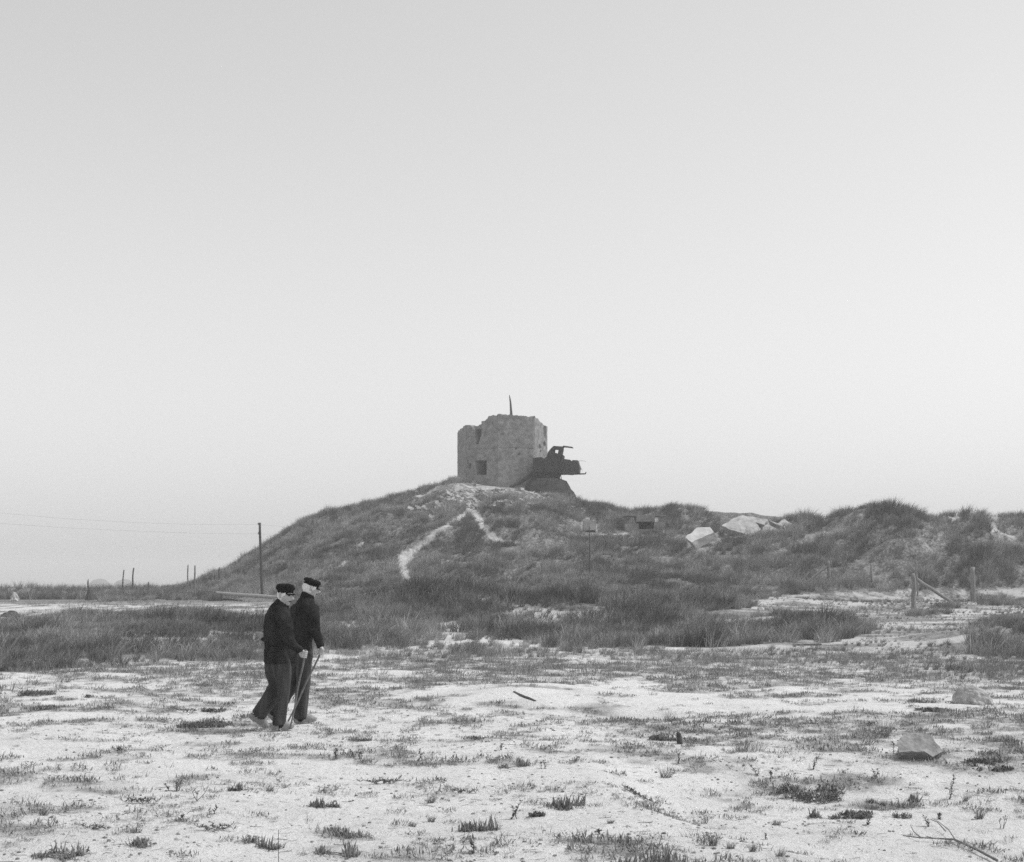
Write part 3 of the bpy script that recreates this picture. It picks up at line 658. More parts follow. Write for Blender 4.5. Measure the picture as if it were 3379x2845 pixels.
# ------------------------------------------------------------------ slabs, bunker, stones
def rough_hull(name, V, F, m, amp, cuts, seed, label, cat, group=None, sc_=1.6):
    me = mesh_np(name, np.array(V), F, m, False)
    bm = bmesh.new(); bm.from_mesh(me); bmesh.ops.recalc_face_normals(bm, faces=bm.faces)
    bmesh.ops.triangulate(bm, faces=[f for f in bm.faces if len(f.verts) > 4])
    bmesh.ops.subdivide_edges(bm, edges=bm.edges[:], cuts=cuts, use_grid_fill=True)
    for v in bm.verts:
        p = v.co; q = Vector((float(vn(p.x * sc_ + seed, p.y * sc_ + p.z * sc_, seed)) - .5, float(vn(p.y * sc_ + seed, p.z * sc_ + p.x, seed + 1)) - .5, float(vn(p.z * sc_ + seed, p.x * sc_ + p.y, seed + 2)) - .5))
        q2 = Vector((float(vn(p.x * sc_ * 4, p.z * sc_ * 4 + p.y, seed + 5)) - .5, 0, float(vn(p.z * sc_ * 4, p.x * sc_ * 4 + p.y, seed + 6)) - .5))
        v.co = p + q * amp + q2 * amp * .4
    bm.to_mesh(me); bm.free()
    c = np.empty(len(me.vertices) * 3, np.float32); me.vertices.foreach_get('co', c); c = c.reshape(-1, 3); o_ = c.mean(0); o_[2] = c[:, 2].min()
    me.vertices.foreach_set('co', (c - o_).ravel()); me.update()
    return tag(link(name, me, None, tuple(float(q) for q in o_)), label, cat, group)
def slab(name, poly, ext, tilt, d0, m, label, cat, amp=.12, seed=1, group=None):
    """poly in the 2050.. close-up; the visible face leans back by tilt (metres of depth per metre of height)"""
    pts = [(2050 + a * .2864, 1640 + c * .2864) for a, c in poly]; zs = [P(a, c, d0).z for a, c in pts]; z0 = min(zs)
    V = [P(a, c, d0 + tilt * (z - z0)) for (a, c), z in zip(pts, zs)]; n = len(V); V2 = [v + Vector(ext) for v in V]
    return rough_hull(name, V + V2, [tuple(range(n)), tuple(range(2 * n - 1, n - 1, -1))] + [(i, i + n, (i + 1) % n + n, (i + 1) % n) for i in range(n)], m, amp, 6, seed, label, cat, group, 2.6)
d0 = gdist(2050 + 820 * .2864, 1640 + 540 * .2864)
slab('concrete_slab', [(736, 466), (872, 352), (1024, 348), (1066, 412), (880, 488), (812, 522)], (.36, .35, -.42), 1.3, d0 - 1.9, M['pale_concrete'], 'white blocky concrete slab lying alone in the grass, its shaded edge showing', 'concrete slab', .07, 3)
d0 = gdist(2050 + 1450 * .2864, 1640 + 460 * .2864)
slab('concrete_slab', [(1160, 332), (1280, 256), (1405, 208), (1690, 264), (1640, 318), (1540, 293), (1612, 372), (1500, 452), (1250, 374)], (.25, .5, -.5), 1.9, d0 + .1, M['grey_slab'], 'largest tilted concrete slab on the dune, cracked along its upper edge', 'concrete slab', .07, 9)
slab('concrete_slab', [(1628, 352), (1690, 316), (1840, 386), (1800, 436), (1640, 430)], (.2, .5, -.5), 1.9, d0 + .3, M['grey_slab'], 'small slab fragment below the dark crack beside the largest slab', 'concrete slab', .07, 15)
slab('concrete_slab', [(1700, 270), (1800, 300), (1885, 250), (1995, 332), (1900, 362)], (.3, .6, -.4), 1.9, d0 + .7, M['grey_slab'], 'broken slab end at the upper tip of the slab heap, half sunk in grass', 'concrete slab', .07, 22)
# half-buried bunker front
bd = gdist(2130, 1750) - .9
bk = empty('buried_bunker', P(2120, 1744, bd)); tag(bk, 'half-buried concrete bunker with a dark embrasure in the hillside', 'bunker')
def bb(name, x0, y0, x1, y1, dy0, dy1, m):
    a = P(x0, y0, bd) - bk.location; c = P(x1, y1, bd) - bk.location; q = MB()
    q.box(((a.x + c.x) / 2, (dy0 + dy1) / 2, (a.z + c.z) / 2), (abs(c.x - a.x), dy1 - dy0, abs(a.z - c.z))); return q.build(name, m, bk)
bb('wall', 2062, 1728, 2108, 1756, 0, 1.6, M['concrete']); bb('wall', 2159, 1722, 2196, 1756, .2, 1.6, M['concrete'])
bb('lintel', 2100, 1704, 2161, 1721.5, -.06, 1.5, M['concrete']); bb('back_wall', 2108, 1700, 2159, 1756, 1.7, 1.9, M['dark_stone'])  # back wall coloured dark, painting in the shade inside the embrasure
bb('sill', 2108, 1746, 2159, 1760, .05, 1.6, M['concrete']); bb('roof', 2060, 1698, 2198, 1703.5, .1, 1.9, M['concrete'])
bd = gdist(1946, 1750) - .8; bk2 = MB(); a = P(1925, 1718, bd); c = P(1968, 1750, bd)
rough_hull('concrete_block', [(a.x, bd, c.z), (c.x, bd + .1, c.z), (c.x, bd + .9, c.z), (a.x, bd + .9, c.z), (a.x, bd, a.z), (c.x, bd + .1, a.z), (c.x, bd + .9, a.z - .05), (a.x, bd + .9, a.z)],
           [(0, 3, 2, 1), (4, 5, 6, 7), (0, 1, 5, 4), (1, 2, 6, 5), (2, 3, 7, 6), (3, 0, 4, 7)], M['grey_slab'], .06, 3, 40, 'square grey concrete block on the hillside behind the thin stake', 'concrete block')
# boulder in the right foreground
def boulder(name, px0, px1, py0, py1, m, label, cat, seed, dep=.8, shape=None, amp=.10, lift=.45):
    d = gdist((px0 + px1) / 2, py1); a = P(px0, py0, d); c = P(px1, py1, d); cx_ = (a.x + c.x) / 2; hx = (c.x - a.x) / 2; hz = a.z - c.z; g = h1(cx_, d)
    V, F = [], []
    bm = bmesh.new(); bmesh.ops.create_icosphere(bm, subdivisions=5, radius=1.0)
    for v in bm.verts:
        p = v.co.copy()
        k = shape or 3.0; q = (abs(p.x) ** k + abs(p.y) ** k + abs(p.z) ** k) ** (1 / k); p = p / q
        s = 1 + amp * 2.2 * (float(fbm(p.x * 1.3 + seed, p.y * 1.3 + p.z * 1.1, seed, 3)) - .5) + amp * .5 * (float(vn(p.x * 7 + seed, p.z * 7 + p.y * 5, seed + 3)) - .5)
        v.co = Vector((p.x * hx * s, p.y * hx * dep * s, p.z * hz * (.5 if lift else 1) * s + hz * lift))
        if v.co.z < -.03: v.co.z = -.03
    me = bpy.data.meshes.new(name); bm.to_mesh(me); bm.free(); me.materials.append(m)
    me.polygons.foreach_set('use_smooth', np.full(len(me.polygons), False))
    return tag(link(name, me, None, (cx_, d + hx * dep * .3, g)), label, cat)
bc = G(3042, 2508); k_ = bc.y / 12.9
tp = [(-.20, 0, .075), (.10, -.05, .05), (.20, .02, .085), (.155, .26, .19), (-.09, .29, .20), (-.20, .13, .135)]
V = [(bc.x + x * k_, bc.y + y * k_, bc.z + z * k_) for x, y, z in tp] + [(bc.x + x * .86 * k_, bc.y + (y * .85 + .075) * k_, bc.z - .03) for x, y, z in tp]
rough_hull('stone_block', V, [(0, 1, 2, 3, 4, 5), (11, 10, 9, 8, 7, 6)] + [(i, i + 6, (i + 1) % 6 + 6, (i + 1) % 6) for i in range(6)], M['stone'], .05, 7, 61, 'rough grey stone block on the sand with a dark undercut face', 'stone', None, 9)
boulder('rounded_boulder', 3146, 3275, 2258, 2324, M['pale_stone'], 'low rounded pale boulder on the sand beyond the stone block', 'boulder', 23, .9, 1.75, .26, .0)
boulder('white_rock', 32, 60, 1962, 1984, M['pale_concrete'], 'small white rock on the sand strip near the misty plain', 'rock', 31, .8, 2.2, .5, .0)
boulder('dark_rock', 4, 70, 2018, 2036, M['dark_stone'], 'flat dark rock on the sand strip beside the grass belt', 'rock', 37, .6, 1.8, .3, .0)
# rubble under the tower
rbm = MB(); random.seed(9); rs = np.random.default_rng(9)
for k in range(560):
    u, v_ = rs.uniform(-1, 1), rs.uniform(0, 1); px = 1650 + u * 320; py = 1612 + v_ * 66 + abs(u) * 14
    d = gdist(px, py); p = P(px, py, d); s = abs(rs.normal(0, .10)) + .05
    r_ = Matrix.Rotation(rs.uniform(0, 6), 3, 'Z') @ Matrix.Rotation(rs.uniform(-.6, .6), 3, 'X') @ Matrix.Rotation(rs.uniform(-.6, .6), 3, 'Y')
    rbm.box((p.x, p.y, h1(p.x, p.y) + s * .2), (s * 1.7, s * 1.4, s * .7), r_)
tag(rbm.build('rubble', M['grey_slab']), 'pale concrete rubble strewn over the hilltop below the tower', 'rubble', None, 'stuff')
slab_top = P(1560, 1612, 118)
def flat_slab(px0, px1, py0, py1, label, seed):
    d = gdist((px0 + px1) / 2, py1); a = P(px0, py1, d); c = P(px1, py0, d)
    V = [(a.x, d, a.z), (c.x, d + .2, a.z + .15), (c.x, d + 2.2, c.z), (a.x + .3, d + 2.4, c.z - .05)]; V += [(x, y + .1, z - .3) for x, y, z in V]
    rough_hull('rubble_slab', V, [(0, 1, 2, 3), (7, 6, 5, 4), (0, 4, 5, 1), (1, 5, 6, 2), (2, 6, 7, 3), (3, 7, 4, 0)], M['grey_slab'], .07, 3, seed, label, 'concrete slab')
flat_slab(1518, 1632, 1598, 1622, 'long pale rubble slab lying at the foot of the tower wall', 51)
flat_slab(1505, 1570, 1622, 1634, 'short pale rubble slab just below the long slab at the tower foot', 57)

# ------------------------------------------------------------------ posts, pole, beams
def post(name, top, base, wpx, m, label, cat, group=None, extra=.3, sharp=False, d=None, square=False):
    d = d or gdist(*base); a = P(base[0], base[1], d); c = P(top[0], top[1], d); g = h1(a.x, a.y); a.z = min(a.z, g)
    r = wpx / FS * d / 2; n = 7 if not square else 4; q = MB(); pts = []; rad_ = []
    for k in range(9):
        t_ = k / 8; p = a.lerp(c, t_) + Vector(((vn(k * .6, wpx, 3) - .5) * r * .8, (vn(k * .7, wpx, 4) - .5) * r * .8, 0))
        pts.append(p); rad_.append(r * (1.12 - .2 * t_) * (1 if not (sharp and k == 8) else .35))
    pts.insert(0, a + (a - c).normalized() * extra); rad_.insert(0, r * 1.15)
    q.tube(pts, rad_, n)
    o = q.build(name, m, None, smooth=(n > 5), origin=tuple(a)); return tag(o, label, cat, group)
pole = post('telegraph_pole', (857, 1725), (866, 1970), 8.5, M['dark_wood'], 'tall wooden telegraph pole carrying two wires at the foot of the hill', 'telegraph pole')
pd = pole.location.y
for k, (ix, iy) in enumerate(((852.5, 1733), (853, 1764))):
    q = MB(); p = P(ix, iy, pd - .0) - pole.location; q.tube([p + Vector((.10, 0, 0)), p + Vector((0, 0, 0)), p + Vector((0, 0, .10))], [.018, .018, .018], 6); q.tube([p + Vector((0, 0, .05)), p + Vector((0, 0, .09)), p + Vector((0, 0, .15))], [.045, .05, .025], 8)
    q.build('insulator', M['wire'], pole)
for k, (pts, lab) in enumerate((([(-900, 1610, 48), (-400, 1655, 58), (0, 1693, 68), (220, 1712, 75), (450, 1725, 81), (650, 1731, 86), (852, 1731, pd)], 'upper of the two telegraph wires running to the pole'),
                                ([(-900, 1655, 48), (-400, 1694, 58), (0, 1727, 68), (220, 1742, 75), (450, 1753, 81), (650, 1760, 86), (852, 1762, pd)], 'lower of the two telegraph wires running to the pole'))):
    q = MB(); q.tube([P(*z) for z in pts], [.004] * len(pts), 5); tag(q.build('telegraph_wire', M['wire'], origin=tuple(P(*pts[-1])), smooth=True), lab, 'wire', 'telegraph wires')
for k, (pts, lab) in enumerate((([(862, 1731, pd), (1000, 1745, pd + 16), (1150, 1752, pd + 32)], 'upper wire leaving the pole towards the hillside'), ([(862, 1762, pd), (950, 1772, pd + 10), (1060, 1780, pd + 20)], 'lower wire leaving the pole towards the hillside'))):
    q = MB(); q.tube([P(*z) for z in pts], [.0035] * len(pts), 5); tag(q.build('telegraph_wire', M['wire'], origin=tuple(P(*pts[0])), smooth=True), lab, 'wire', 'telegraph wires')
LP = 'old posts on the sand by the plain'
post('wooden_post', (409, 1881), (402, 1962), 4.2, M['dark_wood'], 'slanting thin post, shorter one of the pair in the scrub', 'post', LP)
post('wooden_post', (441, 1874), (435, 1962), 5, M['dark_wood'], 'slanting thin post, taller one of the pair in the scrub', 'post', LP)
post('wooden_post', (490, 1920), (490, 1966), 3.6, M['dark_wood'], 'short stake standing between the two pairs of thin posts', 'post', LP)
post('wooden_post', (620.5, 1864), (619, 1966), 4.6, M['wood'], 'upright pale post, thinner one of the pair before the hill foot', 'post', LP)
post('wooden_post', (644, 1866), (643, 1978), 5.6, M['wood'], 'upright pale post, thicker one of the pair before the hill foot', 'post', LP)
post('wooden_post', (723.5, 1873), (722, 1922), 4.2, M['dark_wood'], 'dark stake standing out against the sky on the hill flank', 'post', LP)
post('wooden_post', (708, 1897), (707, 1930), 4.2, M['dark_wood'], 'stubby dark stake lower down on the hill flank', 'post', LP)
post('broken_post', (291, 1911), (291, 1982), 5, M['dark_wood'], 'broken post with a splintered thick foot on the edge of the plain', 'post', LP, sharp=True)
q = MB(); d_ = gdist(294, 1981); q.tube([P(296, 1984, d_), P(296, 1962, d_), P(294, 1945, d_), P(292, 1935, d_)], [.30, .20, .10, .03], 7); sp_ = bpy.data.objects['broken_post']
o = q.build('splintered_foot', M['dark_wood'], None, smooth=False, origin=tuple(sp_.location)); o.parent = sp_; o.location = (0, 0, 0)
FG = 'old fence posts on the sand before the dune'
post('fence_post', (3013, 1894), (3015, 2012), 15, M['wood'], 'nearest weathered fence post, standing beside the leaning brace', 'fence post', FG)
post('fence_post', (3210, 1871), (3211, 1986), 16.5, M['wood'], 'thick pale fence post standing apart beyond the brace', 'fence post', FG)
post('fence_post', (3023, 1846), (3029, 1968), 5, M['wood'], 'thin pointed stake rising just behind the nearest fence post', 'fence post', FG, sharp=True)
post('fence_post', (2733, 1852), (2736, 1930), 11, M['wood'], 'grey fence post with a slanting strut at the foot of the dune', 'fence post', FG)
post('fence_post', (2874, 1860), (2877, 1920), 6.5, M['wood'], 'narrow fence post halfway between the strutted post and the brace', 'fence post', FG)
post('fence_post', (2608, 1862), (2608, 1900), 8, M['wood'], 'short grey fence post almost hidden in the dune grass', 'fence post', FG)
post('thin_stake', (1945, 1737), (1946, 1908), 3.4, M['dark_wood'], 'tall thin dark stake on the hillside before the square block', 'stake')
post('thin_stake', (1567, 1862), (1568, 1920), 3.0, M['dark_wood'], 'thin dark stake on the lower hillside below the footpath fork', 'stake')
def beam(name, a, b_, wpx, m, label, cat, dd=0.0, group=None, db=None):
    d1 = gdist(*a) if db is None else db[0]; d2 = gdist(*b_) if db is None else db[1]
    p, q_ = P(a[0], a[1], d1), P(b_[0], b_[1], d2); r = wpx / FS * d1 / 2; q = MB(); pts = [p.lerp(q_, k / 6) + Vector((0, 0, (vn(k * .9, wpx, 8) - .5) * r * .6)) for k in range(7)]
    q.tube(pts, [r * (1 + .25 * (vn(k * 1.3, wpx, 9) - .5)) for k in range(7)], 8)
    return tag(q.build(name, m, None, smooth=False, origin=tuple(p)), label, cat, group)
dn = bpy.data.objects['fence_post'].location.y
beam('leaning_brace', (3022, 1909), (3152, 1996), 11, M['wood'], 'slanting timber brace leaning from the nearest fence post to the sand', 'brace', db=(dn + .1, gdist(3152, 1996)))
sd_ = [o for o in bpy.data.objects if o.get('label', '').startswith('grey fence post with')][0].location.y
beam('leaning_brace', (2729, 1870), (2652, 1928), 7, M['wood'], 'slanting strut leaning in the dune grass against the grey post', 'brace', db=(sd_ - .1, gdist(2652, 1928)))
bd_ = pole.location.y - 3
beam('timber_beam', (716, 1957), (925, 1973), 11.5, M['pale_wood'], 'long pale timber beam lying level before the telegraph pole', 'beam', db=(bd_, bd_ - 2))
beam('timber_beam', (713, 1979), (800, 1981), 6, M['dark_wood'], 'short dark timber lying on the sand under the long beam', 'beam', db=(bd_ - .3, bd_ - .6))
for k, bx in enumerate((730, 905)):
    post('beam_support', (bx, 1962 + (bx - 716) * .076), (bx, 1984), 7, M['dark_wood'], ('wooden block holding up the free end of the long beam', 'wooden block holding up the long beam near the walkers')[k], 'support', 'beam supports', d=bd_ - (k * 2) + .0, extra=.3)
beam('driftwood_log', (2634, 2131), (2708, 2129), 11, M['dark_wood'], 'thick dark driftwood log on the sand path before the dune grass', 'log')
beam('driftwood_log', (2662, 2143), (2722, 2144), 8, M['dark_wood'], 'thinner driftwood piece lying just in front of the thick log', 'log')
beam('driftwood_log', (1697, 2284), (1766, 2315), 10, M['dark_stone'], 'dark half-sunk log lying slantwise on the open sand', 'log')
post('wooden_stub', (2240, 2418), (2242, 2456), 17, M['dark_wood'], 'sawn wooden stub sticking out of the sand beside a dark tuft', 'stub', extra=.05)
post('thin_rod', (919, 2738), (919, 2850), 2.2, M['dark_wood'], 'thin upright rod in the sand at the bottom of the photo', 'rod', d=8.05, extra=.2)

# fallen branch, lower right corner
def branch():
    q = MB(); r_ = random.Random(4)
    def g(px, py, up=.015): p = G(px, py); p.z += up; return p
    main = [(2979, 2772), (3030, 2779), (3100, 2782), (3150, 2786), (3185, 2800), (3230, 2822), (3290, 2856)]
    q.tube([g(*m_, up=.03) for m_ in main], [.003, .0045, .006, .007, .008, .009, .0095], 7)
    for tw in ([(3152, 2786), (3130, 2762), (3100, 2745), (3075, 2740)], [(3040, 2780), (3015, 2768), (3005, 2756)], [(3100, 2783), (3080, 2790), (3055, 2792)], [(3120, 2757), (3095, 2738), (3070, 2735)], [(3190, 2803), (3165, 2808), (3140, 2800)]):
        q.tube([g(*m_, up=.03 + .02 * k) for k, m_ in enumerate(tw)], [.0045 - .0009 * k for k in range(len(tw))], 6)
    o = G(3150, 2786); tag(q.build('fallen_branch', M['twig'], origin=tuple(o), smooth=True), 'bare forked branch lying on the sand in the near corner', 'branch')
branch()

# far mounds in the mist
for k, (a, c, top) in enumerate(((292, 366, 1910), (372, 452, 1912))):
    d = 1000; p = P(a, 1975, d); q = P(c, top, d); cx_ = (p.x + q.x) / 2; hx = (q.x - p.x) / 2; g = h1(cx_, d); hz = q.z - g
    bm = bmesh.new(); bmesh.ops.create_icosphere(bm, subdivisions=4, radius=1)
    for v in bm.verts:
        s = 1 + .10 * (float(vn(v.co.x * 2 + k * 5, v.co.y * 2 + v.co.z * 2, 3)) - .5); v.co = Vector((v.co.x * hx * s, v.co.y * hx, max(v.co.z, -.1) * hz * s))
    me = bpy.data.meshes.new('far_mound'); bm.to_mesh(me); bm.free(); me.materials.append(M['dark_stone']); me.polygons.foreach_set('use_smooth', np.full(len(me.polygons), True))
    tag(link('far_mound', me, None, (cx_, d, g)), ('rounded mound in the mist behind the broken post', 'rounded mound in the mist behind the pair of slanting posts')[k], 'mound', 'far mounds in the mist')

# ------------------------------------------------------------------ the plants one can tell apart on the open sand
def leaf(q, p, d, L_, w_, up=Vector((0, 0, 1))):
    s = d.cross(up); s = s.normalized() if s.length > 1e-4 else Vector((1, 0, 0)); n_ = s.cross(d).normalized()
    m1 = p + d * L_ * .35 + n_ * L_ * .06; m2 = p + d * L_ * .75 + n_ * L_ * .03; t_ = p + d * L_ - n_ * L_ * .05
    q.add([p, m1 + s * w_ * .5, m1 - s * w_ * .5, m2 + s * w_ * .42, m2 - s * w_ * .42, t_], [(0, 1, 3), (0, 3, 4), (0, 4, 2), (3, 5, 4)])
def rnd_dir(r, el0, el1):
    a = r.uniform(0, 6.283); e = r.uniform(el0, el1); return Vector((math.cos(a) * math.cos(e), math.sin(a) * math.cos(e), math.sin(e)))
def shoot(q, r, p, h_, w_, lean=.25):
    d = Vector((r.gauss(.06, lean), r.gauss(0, lean), 1)).normalized(); c = Vector((r.gauss(0, .3), r.gauss(0, .3), 0)); n = 4; fa = r.uniform(0, 3.14)
    pts = [p + d * h_ * k / n + c * h_ * .25 * (k / n) ** 2 for k in range(n + 1)]
    q.tube(pts, [w_ * .5, w_ * .55, w_ * .5, w_ * .35, w_ * .06], 4)
def plant(kind, px, py, wpx, hpx, label, cat, group, name, m=None, seed=0):
    d = gdist(px, py); o = P(px, py, d); k = d / FS; W_, Hh = wpx * k, hpx * k; r = random.Random(seed * 7 + 1); q = MB(); area = max(W_, .05)
    dep = min(max(W_ * .7, .05), .45)
    gx_ = np.linspace(-.75, .75, 9) * max(W_, .1); gy_ = np.linspace(-.75, .75, 7) * max(dep, W_ * .8, .1); GX, GY = np.meshgrid(gx_, gy_); GZ = height(GX + o.x, GY + o.y) - h1(o.x, o.y)
    def gz(x, y):
        u = min(max((x - gx_[0]) / (gx_[1] - gx_[0]), 0), 7.999); v = min(max((y - gy_[0]) / (gy_[1] - gy_[0]), 0), 5.999); i, j = int(u), int(v); u -= i; v -= j
        return Vector((x, y, float((GZ[j, i] * (1 - u) + GZ[j, i + 1] * u) * (1 - v) + (GZ[j + 1, i] * (1 - u) + GZ[j + 1, i + 1] * u) * v)))
    def spot(f=1.0):
        a = r.uniform(0, 6.283); s = math.sqrt(r.random()) * f; return gz(math.cos(a) * W_ * .5 * s, math.sin(a) * dep * .5 * s)
    if kind == 'cushion':                   # stubby upright shoots over a ragged mat
        cl = [(r.uniform(-.8, .8), r.uniform(-.8, .8), r.uniform(.6, 1.1)) for _ in range(max(2, int(W_ * 14)))]
        def cspot():
            cx_, cy_, ch = r.choice(cl); x, y = (cx_ + r.gauss(0, .17)) * W_ * .5, (cy_ + r.gauss(0, .24)) * dep * .6
            p = gz(x, y); return p, ch * max(.35, 1 - .45 * (x / (W_ * .5)) ** 2)
        for c0, c1 in zip(cl, cl[1:]):     # creeping runners between the clumps
            e0, e1 = [gz(c[0] * W_ * .5, c[1] * dep * .6) for c in (c0, c1)]; q.tube([e0, e0.lerp(e1, .5) + Vector((0, 0, .006)), e1], [.003, .003, .003], 4)
        for c in cl:
            for _ in range(4):
                e0 = gz(c[0] * W_ * .5, c[1] * dep * .6); e1 = gz((c[0] + r.gauss(0, .22)) * W_ * .5, (c[1] + r.gauss(0, .3)) * dep * .6); q.tube([e0, e0.lerp(e1, .5) + Vector((0, 0, .005)), e1], [.003, .003, .003], 4)
        for _ in range(int(14 + 170 * W_)):
            p, ch = cspot(); shoot(q, r, p, Hh * ch * r.uniform(.35, 1.15), .0085 * r.uniform(.6, 1.2), .22)
        for _ in range(int(70 + 620 * W_)):
            p, ch = cspot(); leaf(q, p, rnd_dir(r, .0, .9), .035 * r.uniform(.5, 1.5), .006)
    elif kind == 'tuft':                    # fine grass
        for _ in range(int(50 + 300 * W_)):
            p = spot(.55); dd = Vector((p.x * 1.2 / max(W_, .02) + r.gauss(.15, .25), r.gauss(0, .3), 1)).normalized(); h_ = Hh * r.uniform(.5, 1.2); c = Vector((dd.x, dd.y, -.25))
            n = 4; sd = Vector((math.cos(r.uniform(0, 6)), math.sin(r.uniform(0, 6)), 0)) * .0016
            V = []
            for j in range(n + 1):
                t_ = j / n; b0 = p + dd * h_ * t_ + c * h_ * .35 * t_ * t_; V += [b0 - sd * (1 - .85 * t_), b0 + sd * (1 - .85 * t_)]
            q.add(V, [(2 * j, 2 * j + 1, 2 * j + 3, 2 * j + 2) for j in range(n)])
    elif kind == 'leafy':                   # upright stems set with leaves
        for s_ in range(max(2, int(W_ / .035))):
            p = spot(.7); h_ = Hh * r.uniform(.55, 1.0) if s_ else Hh; dd = Vector((r.gauss(0, .25), r.gauss(0, .25), 1)).normalized(); n = 6
            pts = [p + dd * h_ * j / n + Vector((r.gauss(0, .004), r.gauss(0, .004), 0)) for j in range(n + 1)]
            q.tube(pts, [.0035 - .0004 * j for j in range(n + 1)], 4)
            for _ in range(int(6 + h_ * 150)):
                t_ = r.random() ** .8 * n; j = min(int(t_), n - 1); b0 = pts[j].lerp(pts[j + 1], t_ - j); leaf(q, b0, rnd_dir(r, -.1, .9), .032 * r.uniform(.5, 1.2), .011)
    elif kind == 'mat':                     # flat dense mat
        q.tube([gz(W_ * .45 * (j - 3) / 3, dep * .1 * math.sin(j * 2)) for j in range(7)], [.003] * 7, 4)
        for _ in range(int(120 + 1500 * W_ * dep / .12)):
            p = spot(1.15); nn = float(vn(p.x / .09 + seed * 7, p.y / .07, 13)) * .6 + float(vn(p.x / .03 + seed, p.y / .03, 14)) * .4
            if nn < .44 + .22 * (2 * abs(p.x) / W_) ** 3: continue
            p.z += Hh * .55 * r.random() ** 1.5 * (nn + .1); leaf(q, p, rnd_dir(r, 0, 1.2), .03 * r.uniform(.6, 1.5), .008)
    elif kind == 'creeper':                 # prostrate stems
        for _ in range(max(4, int(W_ / .03))):
            p = spot(.5); a = r.choice((0, math.pi)) + r.gauss(0, .6); L_ = W_ * .5 * r.uniform(.4, 1); pts = []
            for j in range(7):
                t_ = j / 6; x, y = p.x + math.cos(a) * L_ * t_, p.y + math.sin(a) * L_ * t_ * .6; b0 = gz(x, y); b0.z += Hh * .5 * abs(math.sin(t_ * 4 + a)) * .6 + .004 + Hh * .5 * t_ * r.random(); pts.append(b0)
            q.tube(pts, [.003 - .0003 * j for j in range(7)], 4)
            for _ in range(int(L_ * 190)):
                t_ = r.random() * 6; j = min(int(t_), 5); leaf(q, pts[j].lerp(pts[j + 1], t_ - j), rnd_dir(r, 0, 1.1), .024 * r.uniform(.6, 1.3), .007)
    elif kind == 'twiggy':                  # thin bare stems, forked
        for _ in range(max(3, int(W_ / .03))):
            p = spot(.6); dd = Vector((r.gauss(0, .35), r.gauss(0, .3), 1)).normalized(); h_ = Hh * r.uniform(.5, 1)
            a = p; b0 = p + dd * h_ * .6; q.tube([a, a.lerp(b0, .5) + Vector((r.gauss(0, .006), 0, 0)), b0], [.003, .0025, .002], 4)
            for s_ in (-1, 1):
                e = b0 + Vector((s_ * .3 + r.gauss(0, .2), r.gauss(0, .2), .8)) * h_ * .4; q.tube([b0, e], [.002, .001], 4)
                for _k in range(3): leaf(q, b0.lerp(e, r.random()), rnd_dir(r, 0, 1), .02, .006)
    me_m = m or M['leaf']
    ob = q.build(name, me_m, None, smooth=(kind == 'cushion'), loc=(o.x, o.y, h1(o.x, o.y) - .003), recalc=False)
    return tag(ob, label, cat, group)
PG = 'plants on the open sand'
def r7(x, y): return x * .6683, 2150 + y * .6683
def r8(x, y): return 1200 + x * .5728, 2150 + y * .5728
def rR(x, y): return 2200 + x * .5628, 2150 + y * .5628
